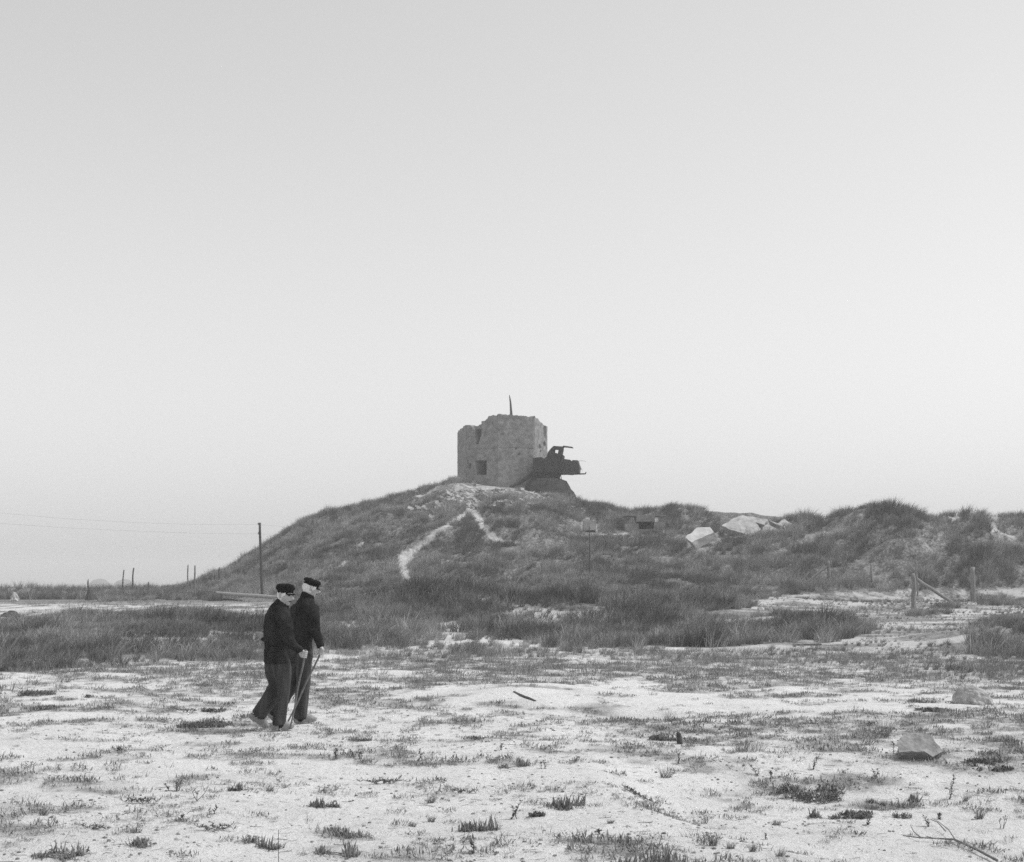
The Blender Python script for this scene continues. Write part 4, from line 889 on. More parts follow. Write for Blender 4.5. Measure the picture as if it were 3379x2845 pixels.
PL = [  # kind, region, x, y(base), width, height (close-up pixels), name, label
 ('cushion', r7, 1620, 772, 200, 58, 'saltwort_tuft', 'row of short stubby shoots by itself on clean sand, nearest below the walkers'),
 ('cushion', r7, 1690, 908, 250, 55, 'saltwort_tuft', 'spiky tuft with one blade taller than the rest, behind the dense round tuft'),
 ('cushion', r7, 1650, 1010, 240, 85, 'saltwort_tuft', 'dense round spiky tuft beside the thin upright rod'),
 ('cushion', r7, 1275, 960, 240, 60, 'saltwort_tuft', 'long spiky tuft on the other side of the thin upright rod'),
 ('cushion', r7, 700, 962, 185, 50, 'saltwort_tuft', 'sparse row of shoots between the blurred corner tuft and the long spiky tuft'),
 ('cushion', r7, 290, 1025, 240, 70, 'saltwort_tuft', 'blurred spiky tuft in the near corner of the sand'),
 ('cushion', r7, 1180, 688, 105, 50, 'saltwort_tuft', 'small spiky tuft just above a creeping strand, next to a grass wisp'),
 ('tuft', r7, 1330, 690, 60, 40, 'grass_tuft', 'wisp of fine grass next to a small spiky tuft'),
 ('leafy', r7, 850, 690, 110, 72, 'leafy_weed', 'leaning leafy weed with a trailing foot below the long dark mat'),
 ('creeper', r7, 690, 752, 180, 48, 'creeping_weed', 'wide low tangle of weed at the foot of the leaning leafy weed'),
 ('twiggy', r7, 970, 742, 40, 118, 'dry_weed', 'tall bare weed stalk with a bent tip on open sand'),
 ('leafy', r7, 895, 838, 30, 34, 'leafy_weed', 'tiny upright weed standing alone below the bent stalk'),
 ('leafy', r7, 1050, 805, 50, 40, 'leafy_weed', 'small pointed weed between the bent stalk and a creeping strand'),
 ('creeper', r7, 1060, 885, 190, 45, 'creeping_weed', 'creeping weed with long side shoots behind the long spiky tuft'),
 ('creeper', r7, 470, 878, 170, 30, 'creeping_weed', 'flat creeping weed between two soft grass wisps'),
 ('tuft', r7, 215, 812, 70, 48, 'grass_tuft', 'soft round grass wisp standing alone near the edge of the sand'),
 ('creeper', r7, 1890, 655, 220, 46, 'creeping_weed', 'spreading creeping weed above the bare middle of the sand'),
 ('leafy', r7, 600, 500, 110, 32, 'leafy_weed', 'low bushy weed below the two flat mats'),
 ('mat', r7, 1055, 300, 120, 36, 'weed_mat', 'raised dark cushion of weed just behind the walkers'),
 ('mat', r7, 995, 370, 330, 36, 'weed_mat', 'longest flat dark mat of weed, ending at the walker\'s clog'),
 ('mat', r7, 180, 214, 190, 38, 'weed_mat', 'dark heap of weed nearest the grass belt'),
 ('mat', r7, 240, 284, 180, 30, 'weed_mat', 'flat dark mat in front of the heap of weed'),
 ('mat', r7, 435, 228, 95, 24, 'weed_mat', 'small dark tuft between the heap of weed and the walkers'),
 ('creeper', r7, 920, 302, 110, 36, 'creeping_weed', 'thin weed beside the raised dark cushion'),
 ('leafy', r7, 1660, 532, 60, 62, 'leafy_weed', 'dark leafy weed, first of three in a line past the walkers'),
 ('leafy', r7, 1760, 530, 80, 50, 'leafy_weed', 'dark leafy weed, middle one of three in a line past the walkers'),
 ('cushion', r7, 1780, 440, 140, 30, 'saltwort_tuft', 'bristly patch of shoots above the line of three leafy weeds'),
 ('tuft', r7, 2035, 865, 60, 30, 'grass_tuft', 'thin star of grass on the bare middle of the sand'),
 ('tuft', r7, 670, 898, 90, 40, 'grass_tuft', 'soft grass wisp behind the sparse row of shoots'),
 ('cushion', r8, 700, 1018, 290, 95, 'saltwort_tuft', 'big hollow ring of spiky shoots in the bare middle of the sand'),
 ('leafy', r8, 868, 965, 60, 125, 'leafy_weed', 'tall leafy weed rising beside the big ring of shoots'),
 ('cushion', r8, 1200, 895, 320, 90, 'saltwort_tuft', 'broad bristly mound of shoots on the low sand swell'),
 ('creeper', r8, 1560, 826, 220, 36, 'creeping_weed', 'flat creeping weed on the crest of the sand swell'),
 ('tuft', r8, 390, 985, 70, 45, 'grass_tuft', 'short dense grass knot beside the big ring of shoots'),
 ('creeper', r8, 570, 815, 170, 42, 'creeping_weed', 'dark creeping weed alone on sand above the ring of shoots'),
 ('tuft', r8, 385, 875, 70, 55, 'grass_tuft', 'open wispy grass between two creeping weeds'),
 ('creeper', r8, 435, 745, 110, 32, 'creeping_weed', 'small creeping weed next to the spreading one'),
 ('leafy', r8, 635, 1170, 36, 100, 'leafy_weed', 'thin crooked weed stem near the bottom of the sand'),
 ('cushion', r8, 1690, 1240, 600, 120, 'saltwort_tuft', 'largest clump of bristly shoots, cut by the bottom edge of the photo'),
 ('mat', r8, 1000, 950, 110, 28, 'weed_mat', 'dark low mat at the tail of the bristly mound'),
 ('leafy', r8, 1350, 1055, 50, 28, 'leafy_weed', 'little spread-leaved weed above the largest clump'),
 ('tuft', r8, 1420, 992, 60, 30, 'grass_tuft', 'small dense grass knot on the slope of the sand swell'),
 ('leafy', r8, 320, 630, 60, 70, 'leafy_weed', 'dark leafy weed, last of three in a line past the walkers'),
 ('leafy', r8, 1037, 676, 42, 46, 'leafy_weed', 'broad-leaved dark weed at the end of a bristly clump'),
 ('cushion', r8, 870, 660, 190, 60, 'saltwort_tuft', 'bristly clump in the middle distance beside a broad-leaved weed'),
 ('leafy', r8, 770, 570, 60, 40, 'leafy_weed', 'leaning weed just behind the middle-distance bristly clump'),
 ('tuft', r8, 1752, 405, 80, 88, 'grass_tuft', 'fuzzy upright grass clump above the sawn stub'),
 ('tuft', r8, 1740, 728, 110, 80, 'grass_tuft', 'long curved grass blades below the sawn stub'),
 ('mat', r8, 1700, 508, 220, 46, 'weed_mat', 'dark ragged mat against the sawn stub'),
 ('creeper', r8, 660, 508, 170, 26, 'creeping_weed', 'flat weed patch in the middle distance'),
 ('leafy', r8, 1810, 650, 40, 60, 'leafy_weed', 'upright dark weed with a trailing base below the sawn stub'),
 ('twiggy', r8, 1970, 995, 70, 70, 'dry_weed', 'bare forked weed on the smooth sand slope'),
 ('tuft', rR, 270, 1140, 80, 100, 'grass_tuft', 'loose upright grass stems below the bare forked weed'),
 ('mat', rR, 850, 850, 420, 85, 'weed_mat', 'large dark bushy mat of weed before the stone block'),
 ('tuft', rR, 1275, 505, 75, 190, 'grass_tuft', 'tall grass tuft leaning over beside the stone block'),
 ('tuft', rR, 480, 585, 330, 105, 'grass_tuft', 'wide patch of pale tall grass on the open sand'),
 ('leafy', rR, 862, 694, 50, 92, 'leafy_weed', 'upright leafy weed between the grass patch and the bushy mat'),
 ('leafy', rR, 1660, 868, 70, 150, 'leafy_weed', 'tallest thin weed with straggling stems below the stone block'),
 ('cushion', rR, 1430, 878, 130, 55, 'saltwort_tuft', 'small bristly tuft between the bushy mat and the tallest weed'),
 ('cushion', rR, 855, 972, 110, 65, 'saltwort_tuft', 'pointed bristly tuft below the bushy mat'),
 ('leafy', rR, 1230, 744, 50, 62, 'leafy_weed', 'dark leafy weed touching the end of the bushy mat'),
 ('leafy', rR, 525, 725, 55, 60, 'leafy_weed', 'ragged weed, darker one of a pair below the grass patch'),
 ('leafy', rR, 605, 748, 60, 50, 'leafy_weed', 'ragged weed, lower one of a pair below the grass patch'),
 ('leafy', rR, 1615, 985, 80, 38, 'leafy_weed', 'flat rosette of dark leaves above the fallen branch'),
 ('leafy', rR, 1530, 1030, 80, 64, 'leafy_weed', 'curly dark weed between the rosette and the fallen branch'),
 ('tuft', rR, 1830, 985, 80, 100, 'grass_tuft', 'blurred grass wisp beside the rosette of dark leaves'),
 ('twiggy', rR, 1972, 1040, 70, 90, 'dry_weed', 'dark twiggy weed at the edge of the sand above the branch'),
 ('mat', rR, 1370, 975, 120, 40, 'weed_mat', 'small dark mat at the end of a trail of litter'),
 ('mat', rR, 1090, 962, 260, 24, 'weed_mat', 'thin trail of dark leaf litter below the bushy mat'),
 ('leafy', rR, 1190, 1020, 60, 44, 'leafy_weed', 'small dark weed under the trail of leaf litter'),
 ('creeper', rR, 1130, 1085, 90, 40, 'creeping_weed', 'short creeping weed near the tip of the fallen branch'),
 ('tuft', rR, 500, 1175, 60, 70, 'grass_tuft', 'thin grass wisp, middle one of three near the bottom of the slope'),
 ('tuft', rR, 370, 1160, 70, 55, 'grass_tuft', 'thin grass wisp next to the largest clump of shoots'),
 ('tuft', rR, 665, 1205, 80, 55, 'grass_tuft', 'thin spread grass wisp, furthest of three from the largest clump'),
 ('twiggy', rR, 585, 1105, 36, 50, 'dry_weed', 'single bent dry stem on the smooth slope'),
 ('tuft', rR, 640, 1020, 90, 40, 'grass_tuft', 'short grass knot where the slope begins'),
 ('cushion', rR, 1480, 295, 190, 30, 'saltwort_tuft', 'bristly strip in front of the rounded boulder'),
 ('mat', rR, 1900, 672, 320, 32, 'weed_mat', 'long flat weed mat past the stone block'),
 ('cushion', rR, 2010, 530, 180, 32, 'saltwort_tuft', 'bristly strip at the edge of the sand behind the long weed mat'),
 ('mat', rR, 1560, 350, 200, 20, 'weed_mat', 'dark thin strip of weed below the rounded boulder'),
 ('leafy', rR, 1340, 600, 60, 80, 'leafy_weed', 'straggling weed growing at the corner of the stone block'),
 ('tuft', rR, 1750, 880, 40, 60, 'grass_tuft', 'few thin stems beside the tallest weed'),
 ('cushion', rR, 1225, 895, 110, 30, 'saltwort_tuft', 'low bristly knot just below the end of the bushy mat'),
]
for k, (kind, fn, x, y, w_, h_, nm, lab) in enumerate(PL):
    px, py = fn(x, y); f = {r7: .6683, r8: .5728, rR: .5628}[fn]
    mm = {'mat': M['leaf_dark'], 'leafy': M['leaf_dark'], 'tuft': M['leaf_dry'] if 'pale' in lab or 'thin' in lab else M['leaf'], 'cushion': M['leaf'], 'creeper': M['leaf_dark'], 'twiggy': M['twig']}[kind]
    plant(kind, px, py, w_ * f, h_ * f, lab, 'plant', PG, nm, mm, k)

# ------------------------------------------------------------------ the two walkers
def blob(name, shapes, voxel, smooth_it, m, parent=None, origin=None, disp=None):
    """join closed shapes into ONE continuous skin: voxel union, smoothing, optional folds"""
    q = MB()
    for V, F in shapes: q.add(V, F)
    me = mesh_np(name, np.array([tuple(v) for v in q.v]), q.f, None, True)
    bm = bmesh.new(); bm.from_mesh(me); bmesh.ops.recalc_face_normals(bm, faces=bm.faces); bm.to_mesh(me); bm.free()
    o = bpy.data.objects.new(name, me); COL.objects.link(o)
    r = o.modifiers.new('r', 'REMESH'); r.mode = 'VOXEL'; r.voxel_size = voxel; r.use_smooth_shade = True
    s = o.modifiers.new('s', 'SMOOTH'); s.factor = .5; s.iterations = smooth_it
    dg = bpy.context.evaluated_depsgraph_get(); ev = o.evaluated_get(dg); me2 = bpy.data.meshes.new_from_object(ev)
    bpy.data.objects.remove(o); bpy.data.meshes.remove(me); me2.name = name
    c = np.empty(len(me2.vertices) * 3, np.float32); me2.vertices.foreach_get('co', c); c = c.reshape(-1, 3).astype(float)
    if disp is not None:
        nrm = np.empty(len(me2.vertices) * 3, np.float32); me2.vertices.foreach_get('normal', nrm); nrm = nrm.reshape(-1, 3); c = c + nrm * np.clip(disp(c, nrm), -.011, .013)[:, None]
    if origin is not None: c = c - np.array(origin)
    me2.vertices.foreach_set('co', c.astype(np.float32).ravel()); me2.update()
    me2.polygons.foreach_set('use_smooth', np.full(len(me2.polygons), True)); me2.materials.clear(); me2.materials.append(m)
    return link(name, me2, parent, None if parent else origin)
def noise3(p, s, seed):
    return (vn(p[:, 0] * s[0] + p[:, 1] * s[1] * .7, p[:, 2] * s[2] + p[:, 1] * s[1] * .5, seed) + vn(p[:, 1] * s[1] + 5 - p[:, 0] * s[0] * .6, p[:, 2] * s[2] * 1.1, seed + 1)) * .5 - .5
def folds(amp, s, seed):
    def f(c, n):
        a = noise3(c, s, seed); b_ = noise3(c, [k * 2.3 for k in s], seed + 5); r = 1 - np.abs(a) * 4
        return amp * (1.2 * a + .5 * r * .6 + .5 * b_)
    return f
def head_shape(c, f, u, k=1.0):
    """head as one displaced ellipsoid: c centre, f facing, u up"""
    f = Vector(f).normalized(); u = (Vector(u) - f * f.dot(Vector(u))).normalized(); s = f.cross(u); V = []; F = []; nu, nv = 72, 56
    for j in range(nv + 1):
        th = math.pi * j / nv
        for i in range(nu):
            ph = 2 * math.pi * i / nu; d = (math.sin(th) * math.cos(ph), math.sin(th) * math.sin(ph), math.cos(th))
            x, y, z = d[0] * .094, d[1] * .075, d[2] * .116
            if z < 0:
                t_ = -z / .116; y *= 1 - .28 * t_; x = x * (1 - .06 * t_) + .018 * t_ if x > 0 else x * (1 - .35 * t_)
            if x > 0:
                gss = lambda y0, z0, sy, sz_: math.exp(-((y - y0) / sy) ** 2 - ((z - z0) / sz_) ** 2)
                x += .036 * gss(0, -.022, .013, .017) + .016 * gss(0, 0, .010, .024) + .007 * (gss(.03, .032, .022, .008) + gss(-.03, .032, .022, .008))
                x -= .017 * (gss(.031, .012, .015, .012) + gss(-.031, .012, .015, .012)); x += .005 * (gss(.042, -.012, .018, .014) + gss(-.042, -.012, .018, .014))
                x -= .011 * gss(0, -.057, .028, .007); x += .005 * gss(0, -.067, .02, .006) + .010 * gss(0, -.098, .024, .016); x -= .006 * (gss(.034, -.05, .01, .02) + gss(-.034, -.05, .01, .02))
            V.append(c + (f * x + s * y + u * z) * k)
    for j in range(nv):
        for i in range(nu): F.append((j * nu + i, (j + 1) * nu + i, (j + 1) * nu + (i + 1) % nu, j * nu + (i + 1) % nu))
    V2 = []; 
    shapes = [(V, F)]
    for sg in (-1, 1):                      # ears
        e = c + (f * -.006 + s * sg * .078 + u * -.002) * k
        shapes.append(tube([e + u * -.030, e + u * -.018 + s * sg * .004, e + u * .004 + s * sg * .009 - f * .004, e + u * .024 + s * sg * .007 - f * .006, e + u * .034], [(.008, .006), (.012, .009), (.017, .010), (.017, .009), (.008, .006)], 12, f))
    return shapes, (f, s, u)
def grip_hand(wrist, stick_p, stick_d, palm_out):
    """hand closed on a stick: palm between wrist and stick, four unequal fingers round it, thumb the other way"""
    sd = stick_d.normalized(); po = (palm_out - sd * palm_out.dot(sd)).normalized(); side = sd.cross(po); sh = []
    R0 = .021; back = stick_p + po * .026
    sh.append(tube([wrist, wrist.lerp(back, .45), back + side * .004, stick_p + po * .024 - side * .012], [(.027, .024), (.038, .020), (.043, .018), (.040, .013)], 14, sd, True, True))
    for k, (off, rr, ext) in enumerate(((-.031, .0092, 4.0), (-.0105, .0098, 4.3), (.0105, .0095, 4.1), (.030, .0082, 3.7))):
        cc_ = stick_p + sd * off; pts = []
        for j in range(8):
            an = .5 + ext * j / 7; pts.append(cc_ + po * R0 * math.cos(an) * (1.15 if j < 2 else 1) - side * R0 * math.sin(an) * (1.15 if j in (1, 2, 3) else 1))
        sh.append(tube([cc_ + po * .027 + side * .01] + pts, [rr * 1.1] + [rr * (1.06 if j in (2, 5) else .96 - .02 * j) for j in range(8)], 8, None, True, True))
    tp = stick_p - sd * .034; pts = [wrist.lerp(back, .55) - sd * .025, tp + po * .022 + side * .022, tp + side * .022 - po * .006 - sd * .003, tp + side * .010 - po * .022]
    sh.append(tube(pts, [.014, .0125, .011, .009], 8, None, True, True)); return sh
def relaxed_hand(wrist, d, palm_n):
    d = d.normalized(); pn = (palm_n - d * palm_n.dot(d)).normalized(); s = d.cross(pn); sh = []
    sh.append(tube([wrist - d * .01, wrist + d * .03, wrist + d * .07, wrist + d * .092 + pn * .004], [(.026, .019), (.036, .018), (.041, .015), (.038, .011)], 14, s, True, True))
    for k, (off, L_, rr) in enumerate(((-.030, .066, .0088), (-.010, .076, .0092), (.010, .072, .009), (.029, .056, .0078))):
        p = wrist + d * .09 + s * off + pn * .002; pts = [p]; a = .6 + .1 * k
        for j, fr in enumerate((.45, .3, .25)):
            p = p + (d * math.cos(a) + pn * math.sin(a)) * L_ * fr; pts.append(p); a += .75
        sh.append(tube(pts, [rr * 1.05, rr, rr * .95, rr * .8], 8, None, True, True))
    b0 = wrist + d * .03 - s * .028; sh.append(tube([b0, b0 + (d * .6 - s * .6 + pn * .3) * .03, b0 + (d * .9 - s * .55 + pn * .5) * .055, b0 + (d * 1.0 - s * .35 + pn * .6) * .075], [.015, .0125, .011, .008], 8, None, True, True)); return sh
def cap_mesh(parent, c, f, u, s, k, org, crown_h, flop):
    """soft dark cap: band, wider flat crown and a short peak"""
    q = MB(); rings = [(-.006, .090, .078), (.022, .093, .081), (.030, .094, .082), (.034, .102, .090), (.05 + flop, .110, .098), (crown_h * .75, .108, .097), (crown_h * .93, .096, .086), (crown_h, .070, .062), (crown_h + .003, .03, .03)]
    n = 40; V = []; F = []
    for (z, a, b_) in rings:
        for i in range(n):
            an = 2 * math.pi * i / n; j = 1 + .025 * math.sin(5 * an + z * 40) * (z > .035); V.append(c + (f * a * math.cos(an) * j + s * b_ * math.sin(an) * j + u * (z + (.006 * math.sin(3 * an) if z > .04 else 0))) * k)
    for r in range(len(rings) - 1):
        for i in range(n): F.append((r * n + i, r * n + (i + 1) % n, (r + 1) * n + (i + 1) % n, (r + 1) * n + i))
    F.append(tuple((len(rings) - 1) * n + i for i in range(n))); F.append(tuple(range(n - 1, -1, -1))); q.add(V, F)
    V = []; m_ = 14                          # peak
    for r, (ex, dz) in enumerate(((0, 0), (.02, -.004), (.036, -.012))):
        for i in range(m_ + 1):
            an = -1.0 + 2.0 * i / m_; e = ex * math.cos(an * 1.2); V.append(c + (f * (.090 + e) * math.cos(an) + s * (.079 + e * .6) * math.sin(an) + u * (-.002 + dz)) * k)
    V += [v - u * .004 for v in V]; w2 = m_ + 1; F = []; T_ = 3 * w2
    for r in range(2):
        for i in range(m_): a = r * w2 + i; F += [(a, a + 1, a + w2 + 1, a + w2), (T_ + a, T_ + a + w2, T_ + a + w2 + 1, T_ + a + 1)]
    for i in range(m_): a = 2 * w2 + i; F.append((a, a + 1, T_ + a + 1, T_ + a))
    q.add(V, F); V = [v - Vector(org) for v in (Vector(p) for p in q.v)]
    me = mesh_np('cap', np.array([tuple(v) for v in V]), q.f, M['cap'], True); return link('cap', me, parent)
def hair_mesh(parent, c, f, u, s, k, org, low=-.055, line=.0):
    V = []; F = []; n, m_ = 56, 22
    for j in range(m_ + 1):
        z = low + (.045 - low) * j / m_
        for i in range(n + 1):
            an = math.radians(58) + math.radians(244) * i / n; t_ = math.sqrt(max(0, 1 - (z / .116) ** 2)); x, y = .094 * t_ * math.cos(an), .075 * t_ * math.sin(an)
            zl = z
            if z < 0:
                tt = -z / .116; y *= 1 - .28 * tt; x = x * (1 - .35 * tt) if x < 0 else x
            j_ = 1.055 + .02 * float(vn(i * .9, j * .5, 5)); front = max(0, math.cos(an)) 
            zz = max(z, -.012 - .02 * (1 - front * 1.9) + (.0 if front == 0 else .02 * front * 2)) if front > .05 else z
            V.append(c + (f * x * j_ + s * y * j_ + u * zz) * k - Vector(org))
    for j in range(m_):
        for i in range(n): a = j * (n + 1) + i; F.append((a, a + 1, a + n + 2, a + n + 1))
    me = mesh_np('hair', np.array([tuple(v) for v in V]), F, M['hair'], True); return link('hair', me, parent)
def clog(parent, heel, toe, up, org, tilt_lat=None):
    """wooden shoe: closed toe with raised tip, open at the back"""
    d = (toe - heel); L_ = d.length; d.normalize(); u = (up - d * up.dot(d)).normalized(); s = d.cross(u)
    zk = 1.2
    sec = [(-.0, .022, .030, .045), (.04, .036, .004, .066), (.14, .044, .0, .074), (.30, .046, .001, .072), (.44, .047, .003, .074), (.54, .050, .003, .088), (.66, .051, .0, .086), (.78, .046, .001, .074), (.88, .036, .006, .060), (.95, .022, .016, .050), (1.0, .006, .034, .044)]
    n = 22; V = []; F = []
    for (x, hw, z0, z1) in sec:
        for i in range(n):
            an = 2 * math.pi * i / n; cs, sn = math.cos(an), math.sin(an); yy = hw * math.copysign(abs(cs) ** .75, cs); zz = zk * (z0 + z1) / 2 + zk * (z1 - z0) / 2 * math.copysign(abs(sn) ** (.6 if sn < 0 else .9), sn)
            if .05 < x < .52 and sn > .35: zz -= .030 * (sn - .35) / .65
            V.append(heel + d * x * L_ + s * yy + u * zz - Vector(org))
    for r in range(len(sec) - 1):
        for i in range(n): F.append((r * n + i, r * n + (i + 1) % n, (r + 1) * n + (i + 1) % n, (r + 1) * n + i))
    F.append(tuple(range(n - 1, -1, -1))); F.append(tuple((len(sec) - 1) * n + i for i in range(n)))
    me = mesh_np('clog', np.array([tuple(v) for v in V]), F, M['clog'], True); o = link('clog', me, parent)
    sm = o.modifiers.new('s', 'SUBSURF'); sm.levels = sm.render_levels = 1; return o
def socks(pts, radii): return tube(pts, radii, 14, None, True, True)

def person(foot_px, Q, label, heading, spec):
    D0 = gdist(*foot_px); org = P(foot_px[0], foot_px[1], D0); org.z = h1(org.x, org.y)
    def J(x, y, dy=0.0): return P(750 + x * .3401, 1850 + y * .3401, D0 + dy)
    hd = Vector((heading[0], heading[1], 0)).normalized(); lat = Vector((hd.y, -hd.x, 0))       # lat = his right
    S = spec(J, hd, lat)
    f, u, k = S['face'], S['head_up'], S.get('head_k', 1.0); hc = S['head']
    hs, (f, s, u) = head_shape(hc, f, u, k)
    body = hs + [tube([S['neck'][0], S['neck'][1], hc - u * .05 * k], [.075, .062, .058], 18, lat, True, True)]
    body.append(tube([p for p, a, b_ in S['torso']], [(a * .76, b_ * .76) for p, a, b_ in S['torso']], 24, lat))
    for arm in S['arms']: body.append(tube(arm['pts'], [r * .55 for r in arm['r'][:-1]] + [.028], 14, None, True, True))
    for arm in S['arms']: body += arm['hand']
    for leg in S['legs']: body.append(tube(leg['pts'] + [leg['foot']], [r * .48 for r in leg['r']] + [.035], 14, None, True, True)); body.append(tube([leg['pts'][-1], leg['foot'], leg['heel'].lerp(leg['toe'], .6) + leg['up'] * .035], [.045, .036, .028], 12, None, True, True))
    root = blob('person', body, .0042, 1, M['skin'], None, tuple(org)); tag(root, label, 'person', 'the two walkers')
    # jersey
    jk = [tube([p for p, a, b_ in S['torso']], [(a, b_) for p, a, b_ in S['torso']], 32, lat)]
    jk.append(tube(S['collar'], [.078, .070, .066], 24, lat))
    for arm in S['arms']: jk.append(tube(arm['pts'], arm['r'], 18, None, True)); jk.append(tube([arm['pts'][0] - Vector((0, 0, 0)), arm['pts'][0].lerp(S['torso'][-3][0], .6)], [arm['r'][0] * 1.02, arm['r'][0] * 1.1], 16, None, True, True))
    blob('jersey', jk, .0085, 5, M['jersey'], root, tuple(org), folds(S.get('jf', .042), (8, 8, 4), 11))
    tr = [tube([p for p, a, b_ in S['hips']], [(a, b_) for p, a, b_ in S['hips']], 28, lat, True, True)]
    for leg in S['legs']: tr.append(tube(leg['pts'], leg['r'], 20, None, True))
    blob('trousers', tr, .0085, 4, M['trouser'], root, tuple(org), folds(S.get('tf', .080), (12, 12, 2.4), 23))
    for leg in S['legs']:
        sv = MB(); sv.tube([leg['pts'][-1], leg['foot'].lerp(leg['pts'][-1], .35) + leg['up'] * .02, leg['heel'].lerp(leg['toe'], .60) + leg['up'] * .062], [.056, .040, .024], 16, None, True, True); sv.v = [Vector(v) - org for v in sv.v]; sv.build('sock', M['jersey'], root, smooth=True)
    for leg in S['legs']: clog(root, leg['heel'], leg['toe'], leg['up'], org)
    cap_mesh(root, hc + u * S['cap_z'] * k, S['cap_f'], S['cap_u'], S['cap_f'].cross(S['cap_u']), k, org, S['cap_h'], S['flop'])
    hair_mesh(root, hc, f, u, s, k, org)
    for sg in (-1, 1):
        q = MB(); p = hc + (f * .0815 + s * sg * .031 + u * .013) * k; q.tube([p - s * .012, p, p + s * .012], [.004, .009, .004], 8, u, True, True); q.v = [Vector(v) - org for v in q.v]; q.build('eye', M['eye'], root, smooth=True)
        q = MB(); q.tube([Vector(p_) - org for p_ in (hc + (f * .093 + s * sg * .014 + u * .030) * k, hc + (f * .092 + s * sg * .032 + u * .035) * k, hc + (f * .080 + s * sg * .050 + u * .028) * k)], [.006, .0095, .005], 8, u, True, True); q.build('eyebrow_and_shade', M['brow'], root, smooth=True)  # brow kept thick and dark so it also paints the eye-socket shade
    q = MB(); q.tube([Vector(p_) - org for p_ in (hc + (f * .084 - s * .026 - u * .058) * k, hc + (f * .0955 - u * .0565) * k, hc + (f * .084 + s * .026 - u * .058) * k)], [.004, .0065, .004], 8, u, True, True); q.build('mouth', M['mouth'], root, smooth=True)  # dark strip painted for the shade of the mouth line
    return root, J, D0
def stick(a, b_, r0, r1, label, knob=False):
    q = MB(); pts = [a.lerp(b_, k / 8) + Vector((.004 * math.sin(k * 1.3), 0, 0)) for k in range(9)]; q.tube(pts, [r0 + (r1 - r0) * k / 8 for k in range(9)], 8, None, True, True)
    tag(q.build('walking_stick', M['stick'], None, smooth=True, origin=tuple(b_)), label, 'walking stick', 'walking sticks')

def front_spec(J, hd, lat):
    S = {}; yaw = lambda deg, pit: Vector((math.cos(math.radians(deg)) * math.cos(math.radians(pit)), math.sin(math.radians(deg)) * math.cos(math.radians(pit)), math.sin(math.radians(pit))))
    S['face'] = yaw(-28, -8); S['head_up'] = Vector((.12, 0, 1)); S['head'] = J(560, 340, -.01); S['head_k'] = .96
    S['neck'] = [J(505, 470), J(528, 420)]; S['collar'] = [J(512, 455), J(528, 428), J(546, 408)]
    S['torso'] = [(J(508, 988), .192, .165), (J(508, 958), .188, .162), (J(504, 900), .188, .160), (J(505, 850), .180, .148), (J(500, 760), .192, .152), (J(496, 640), .205, .148), (J(498, 545), .205, .130), (J(508, 480), .165, .102), (J(516, 440), .09, .085)]
    st = J(752, 912, -.16); sb = J(612, 1626, -.13); sd = (sb - st).normalized(); S['stick'] = (st - sd * .045, sb)
    w_ = J(712, 884, -.15)
    S['arms'] = [dict(pts=[J(545, 540, -.165), J(575, 650, -.20), J(602, 765, -.225), J(650, 838, -.205), J(706, 882, -.16)], r=[.075, .070, .064, .054, .044], hand=grip_hand(w_, st, sd, Vector((-.5, -.2, .8)))),
                 dict(pts=[J(445, 545, .16), J(415, 640, .21), J(400, 740, .24), J(382, 740, .14), J(362, 730, .06)], r=[.075, .068, .060, .052, .048], hand=relaxed_hand(J(362, 716, .02), Vector((-1, -.2, .02)), Vector((.1, -.8, -.6))))]
    S['hips'] = [(J(506, 860), .15, .13), (J(508, 950), .165, .145), (J(512, 1010), .165, .14)]
    up = Vector((0, 0, 1)); sl = (J(395, 1634, .11) - J(222, 1512, .09)).normalized(); upl = (Vector((0, 0, 1)) - sl * sl.z).normalized()
    S['legs'] = [dict(pts=[J(530, 960, -.085), J(545, 1110, -.10), J(548, 1260, -.11), J(530, 1420, -.10), J(510, 1588, -.09)], r=[.112, .100, .080, .074, .074], foot=J(505, 1615, -.09), heel=J(408, 1652, -.10), toe=J(655, 1640, -.05), up=up),
                 dict(pts=[J(468, 960, .09), J(462, 1080, .10), J(482, 1215, .10), J(400, 1360, .10), J(300, 1500, .10)], r=[.110, .100, .080, .074, .070], foot=J(265, 1535, .10), heel=J(195, 1520, .09), toe=J(388, 1652, .12), up=upl)]
    S['cap_z'] = .030; S['cap_f'] = yaw(-20, -6); S['cap_u'] = yaw(160, 84) if False else Vector((.02, -.04, 1)).normalized(); S['cap_f'] = (S['cap_f'] - S['cap_u'] * S['cap_f'].dot(S['cap_u'])).normalized()
    S['cap_h'] = .100; S['flop'] = .0; return S
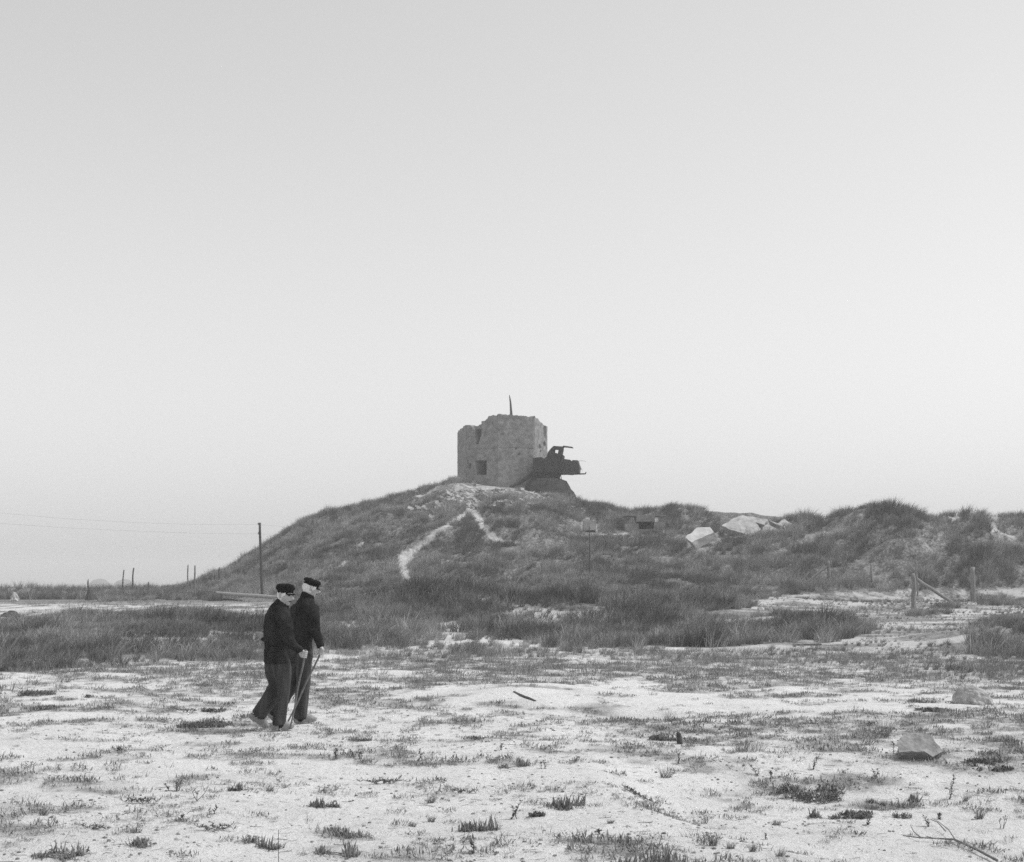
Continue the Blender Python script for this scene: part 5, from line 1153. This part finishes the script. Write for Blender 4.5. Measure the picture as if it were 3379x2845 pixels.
def rear_spec(J, hd, lat):
    S = {}; yaw = lambda deg, pit: Vector((math.cos(math.radians(deg)) * math.cos(math.radians(pit)), math.sin(math.radians(deg)) * math.cos(math.radians(pit)), math.sin(math.radians(pit))))
    S['face'] = yaw(24, -12); S['head_up'] = Vector((.2, 0, 1)); S['head'] = J(806, 268, 0); S['head_k'] = .96
    S['neck'] = [J(768, 390), J(782, 335)]; S['collar'] = [J(766, 372), J(776, 345), J(785, 325)]; S['jf'] = .028; S['tf'] = .040
    S['torso'] = [(J(728, 905), .138, .108), (J(724, 860), .140, .108), (J(724, 800), .142, .104), (J(730, 700), .162, .112), (J(742, 590), .182, .120), (J(752, 490), .188, .115), (J(762, 420), .150, .098), (J(768, 370), .085, .08)]
    st = J(909, 884, -.19); sb = J(592, 1562, -.30); sd = (sb - st).normalized(); S['stick'] = (st - sd * .03, sb)
    w_ = J(908, 842, -.14)
    S['arms'] = [dict(pts=[J(832, 478, -.11), J(842, 580, -.15), J(852, 690, -.17), J(885, 770, -.16), J(908, 838, -.14)], r=[.066, .060, .054, .046, .038], hand=grip_hand(w_, st, sd, Vector((.5, -.7, .3)))),
                 dict(pts=[J(668, 478, .13), J(665, 580, .20), J(690, 690, .26), J(730, 750, .30), J(770, 800, .32)], r=[.066, .060, .052, .046, .038], hand=relaxed_hand(J(772, 804, .32), Vector((.5, .2, -.8)), Vector((-.5, 0, -.4))))]
    S['hips'] = [(J(726, 820), .125, .10), (J(728, 900), .135, .108), (J(730, 950), .13, .105)]
    sl = (J(470, 1592, .15) - J(376, 1478, .13)).normalized(); upl = (Vector((0, 0, 1)) - sl * sl.z).normalized()
    S['legs'] = [dict(pts=[J(748, 905, -.065), J(745, 1040, -.07), J(742, 1180, -.075), J(725, 1350, -.07), J(708, 1528, -.07)], r=[.086, .080, .073, .070, .066], foot=J(705, 1545, -.07), heel=J(640, 1582, -.08), toe=J(876, 1568, -.02), up=Vector((0, 0, 1))),
                 dict(pts=[J(705, 905, .065), J(670, 1050, .08), J(630, 1200, .09), J(540, 1350, .11), J(452, 1470, .12)], r=[.086, .080, .072, .068, .064], foot=J(430, 1495, .13), heel=J(372, 1490, .13), toe=J(470, 1594, .15), up=upl)]
    S['cap_z'] = .036; S['cap_u'] = Vector((.36, .05, 1)).normalized(); cf = yaw(24, -20); S['cap_f'] = (cf - S['cap_u'] * cf.dot(S['cap_u'])).normalized(); S['cap_h'] = .074; S['flop'] = -.006; return S
SPEC = {}
def wrap(fn, key):
    def g(J, hd, lat): SPEC[key] = fn(J, hd, lat); return SPEC[key]
    return g
person((930, 2409), None, 'stooped old man in dark jersey and wide trousers with a hand behind his back', (.92, .38), wrap(front_spec, 'a'))
person((1008, 2386), None, 'slim old man walking beyond, seen from behind with tilted dark cap', (.85, .53), wrap(rear_spec, 'b'))
stick(*SPEC['a']['stick'], .011, .009, 'dark walking stick held by the stooped old man')
stick(*SPEC['b']['stick'], .011, .010, 'pale walking stick held out by the slim old man')

# ------------------------------------------------------------------ haze
hz = MB(); zt = 21.5
hz.box((0, 0, (zt - 4.0) / 2), (2900, 2900, zt + 4.0))
ho = hz.build('haze', None); tag(ho, 'thin pale coastal haze over the whole shore', None, None, 'stuff')
hm = bpy.data.materials.new('haze'); hm.use_nodes = True; t = hm.node_tree; t.nodes.clear()
pv = t.nodes.new('ShaderNodeVolumePrincipled'); pv.inputs['Color'].default_value = (.98, .98, .98, 1); pv.inputs['Density'].default_value = 0.00095
mo = t.nodes.new('ShaderNodeOutputMaterial'); t.links.new(pv.outputs[0], mo.inputs['Volume']); ho.data.materials.append(hm)
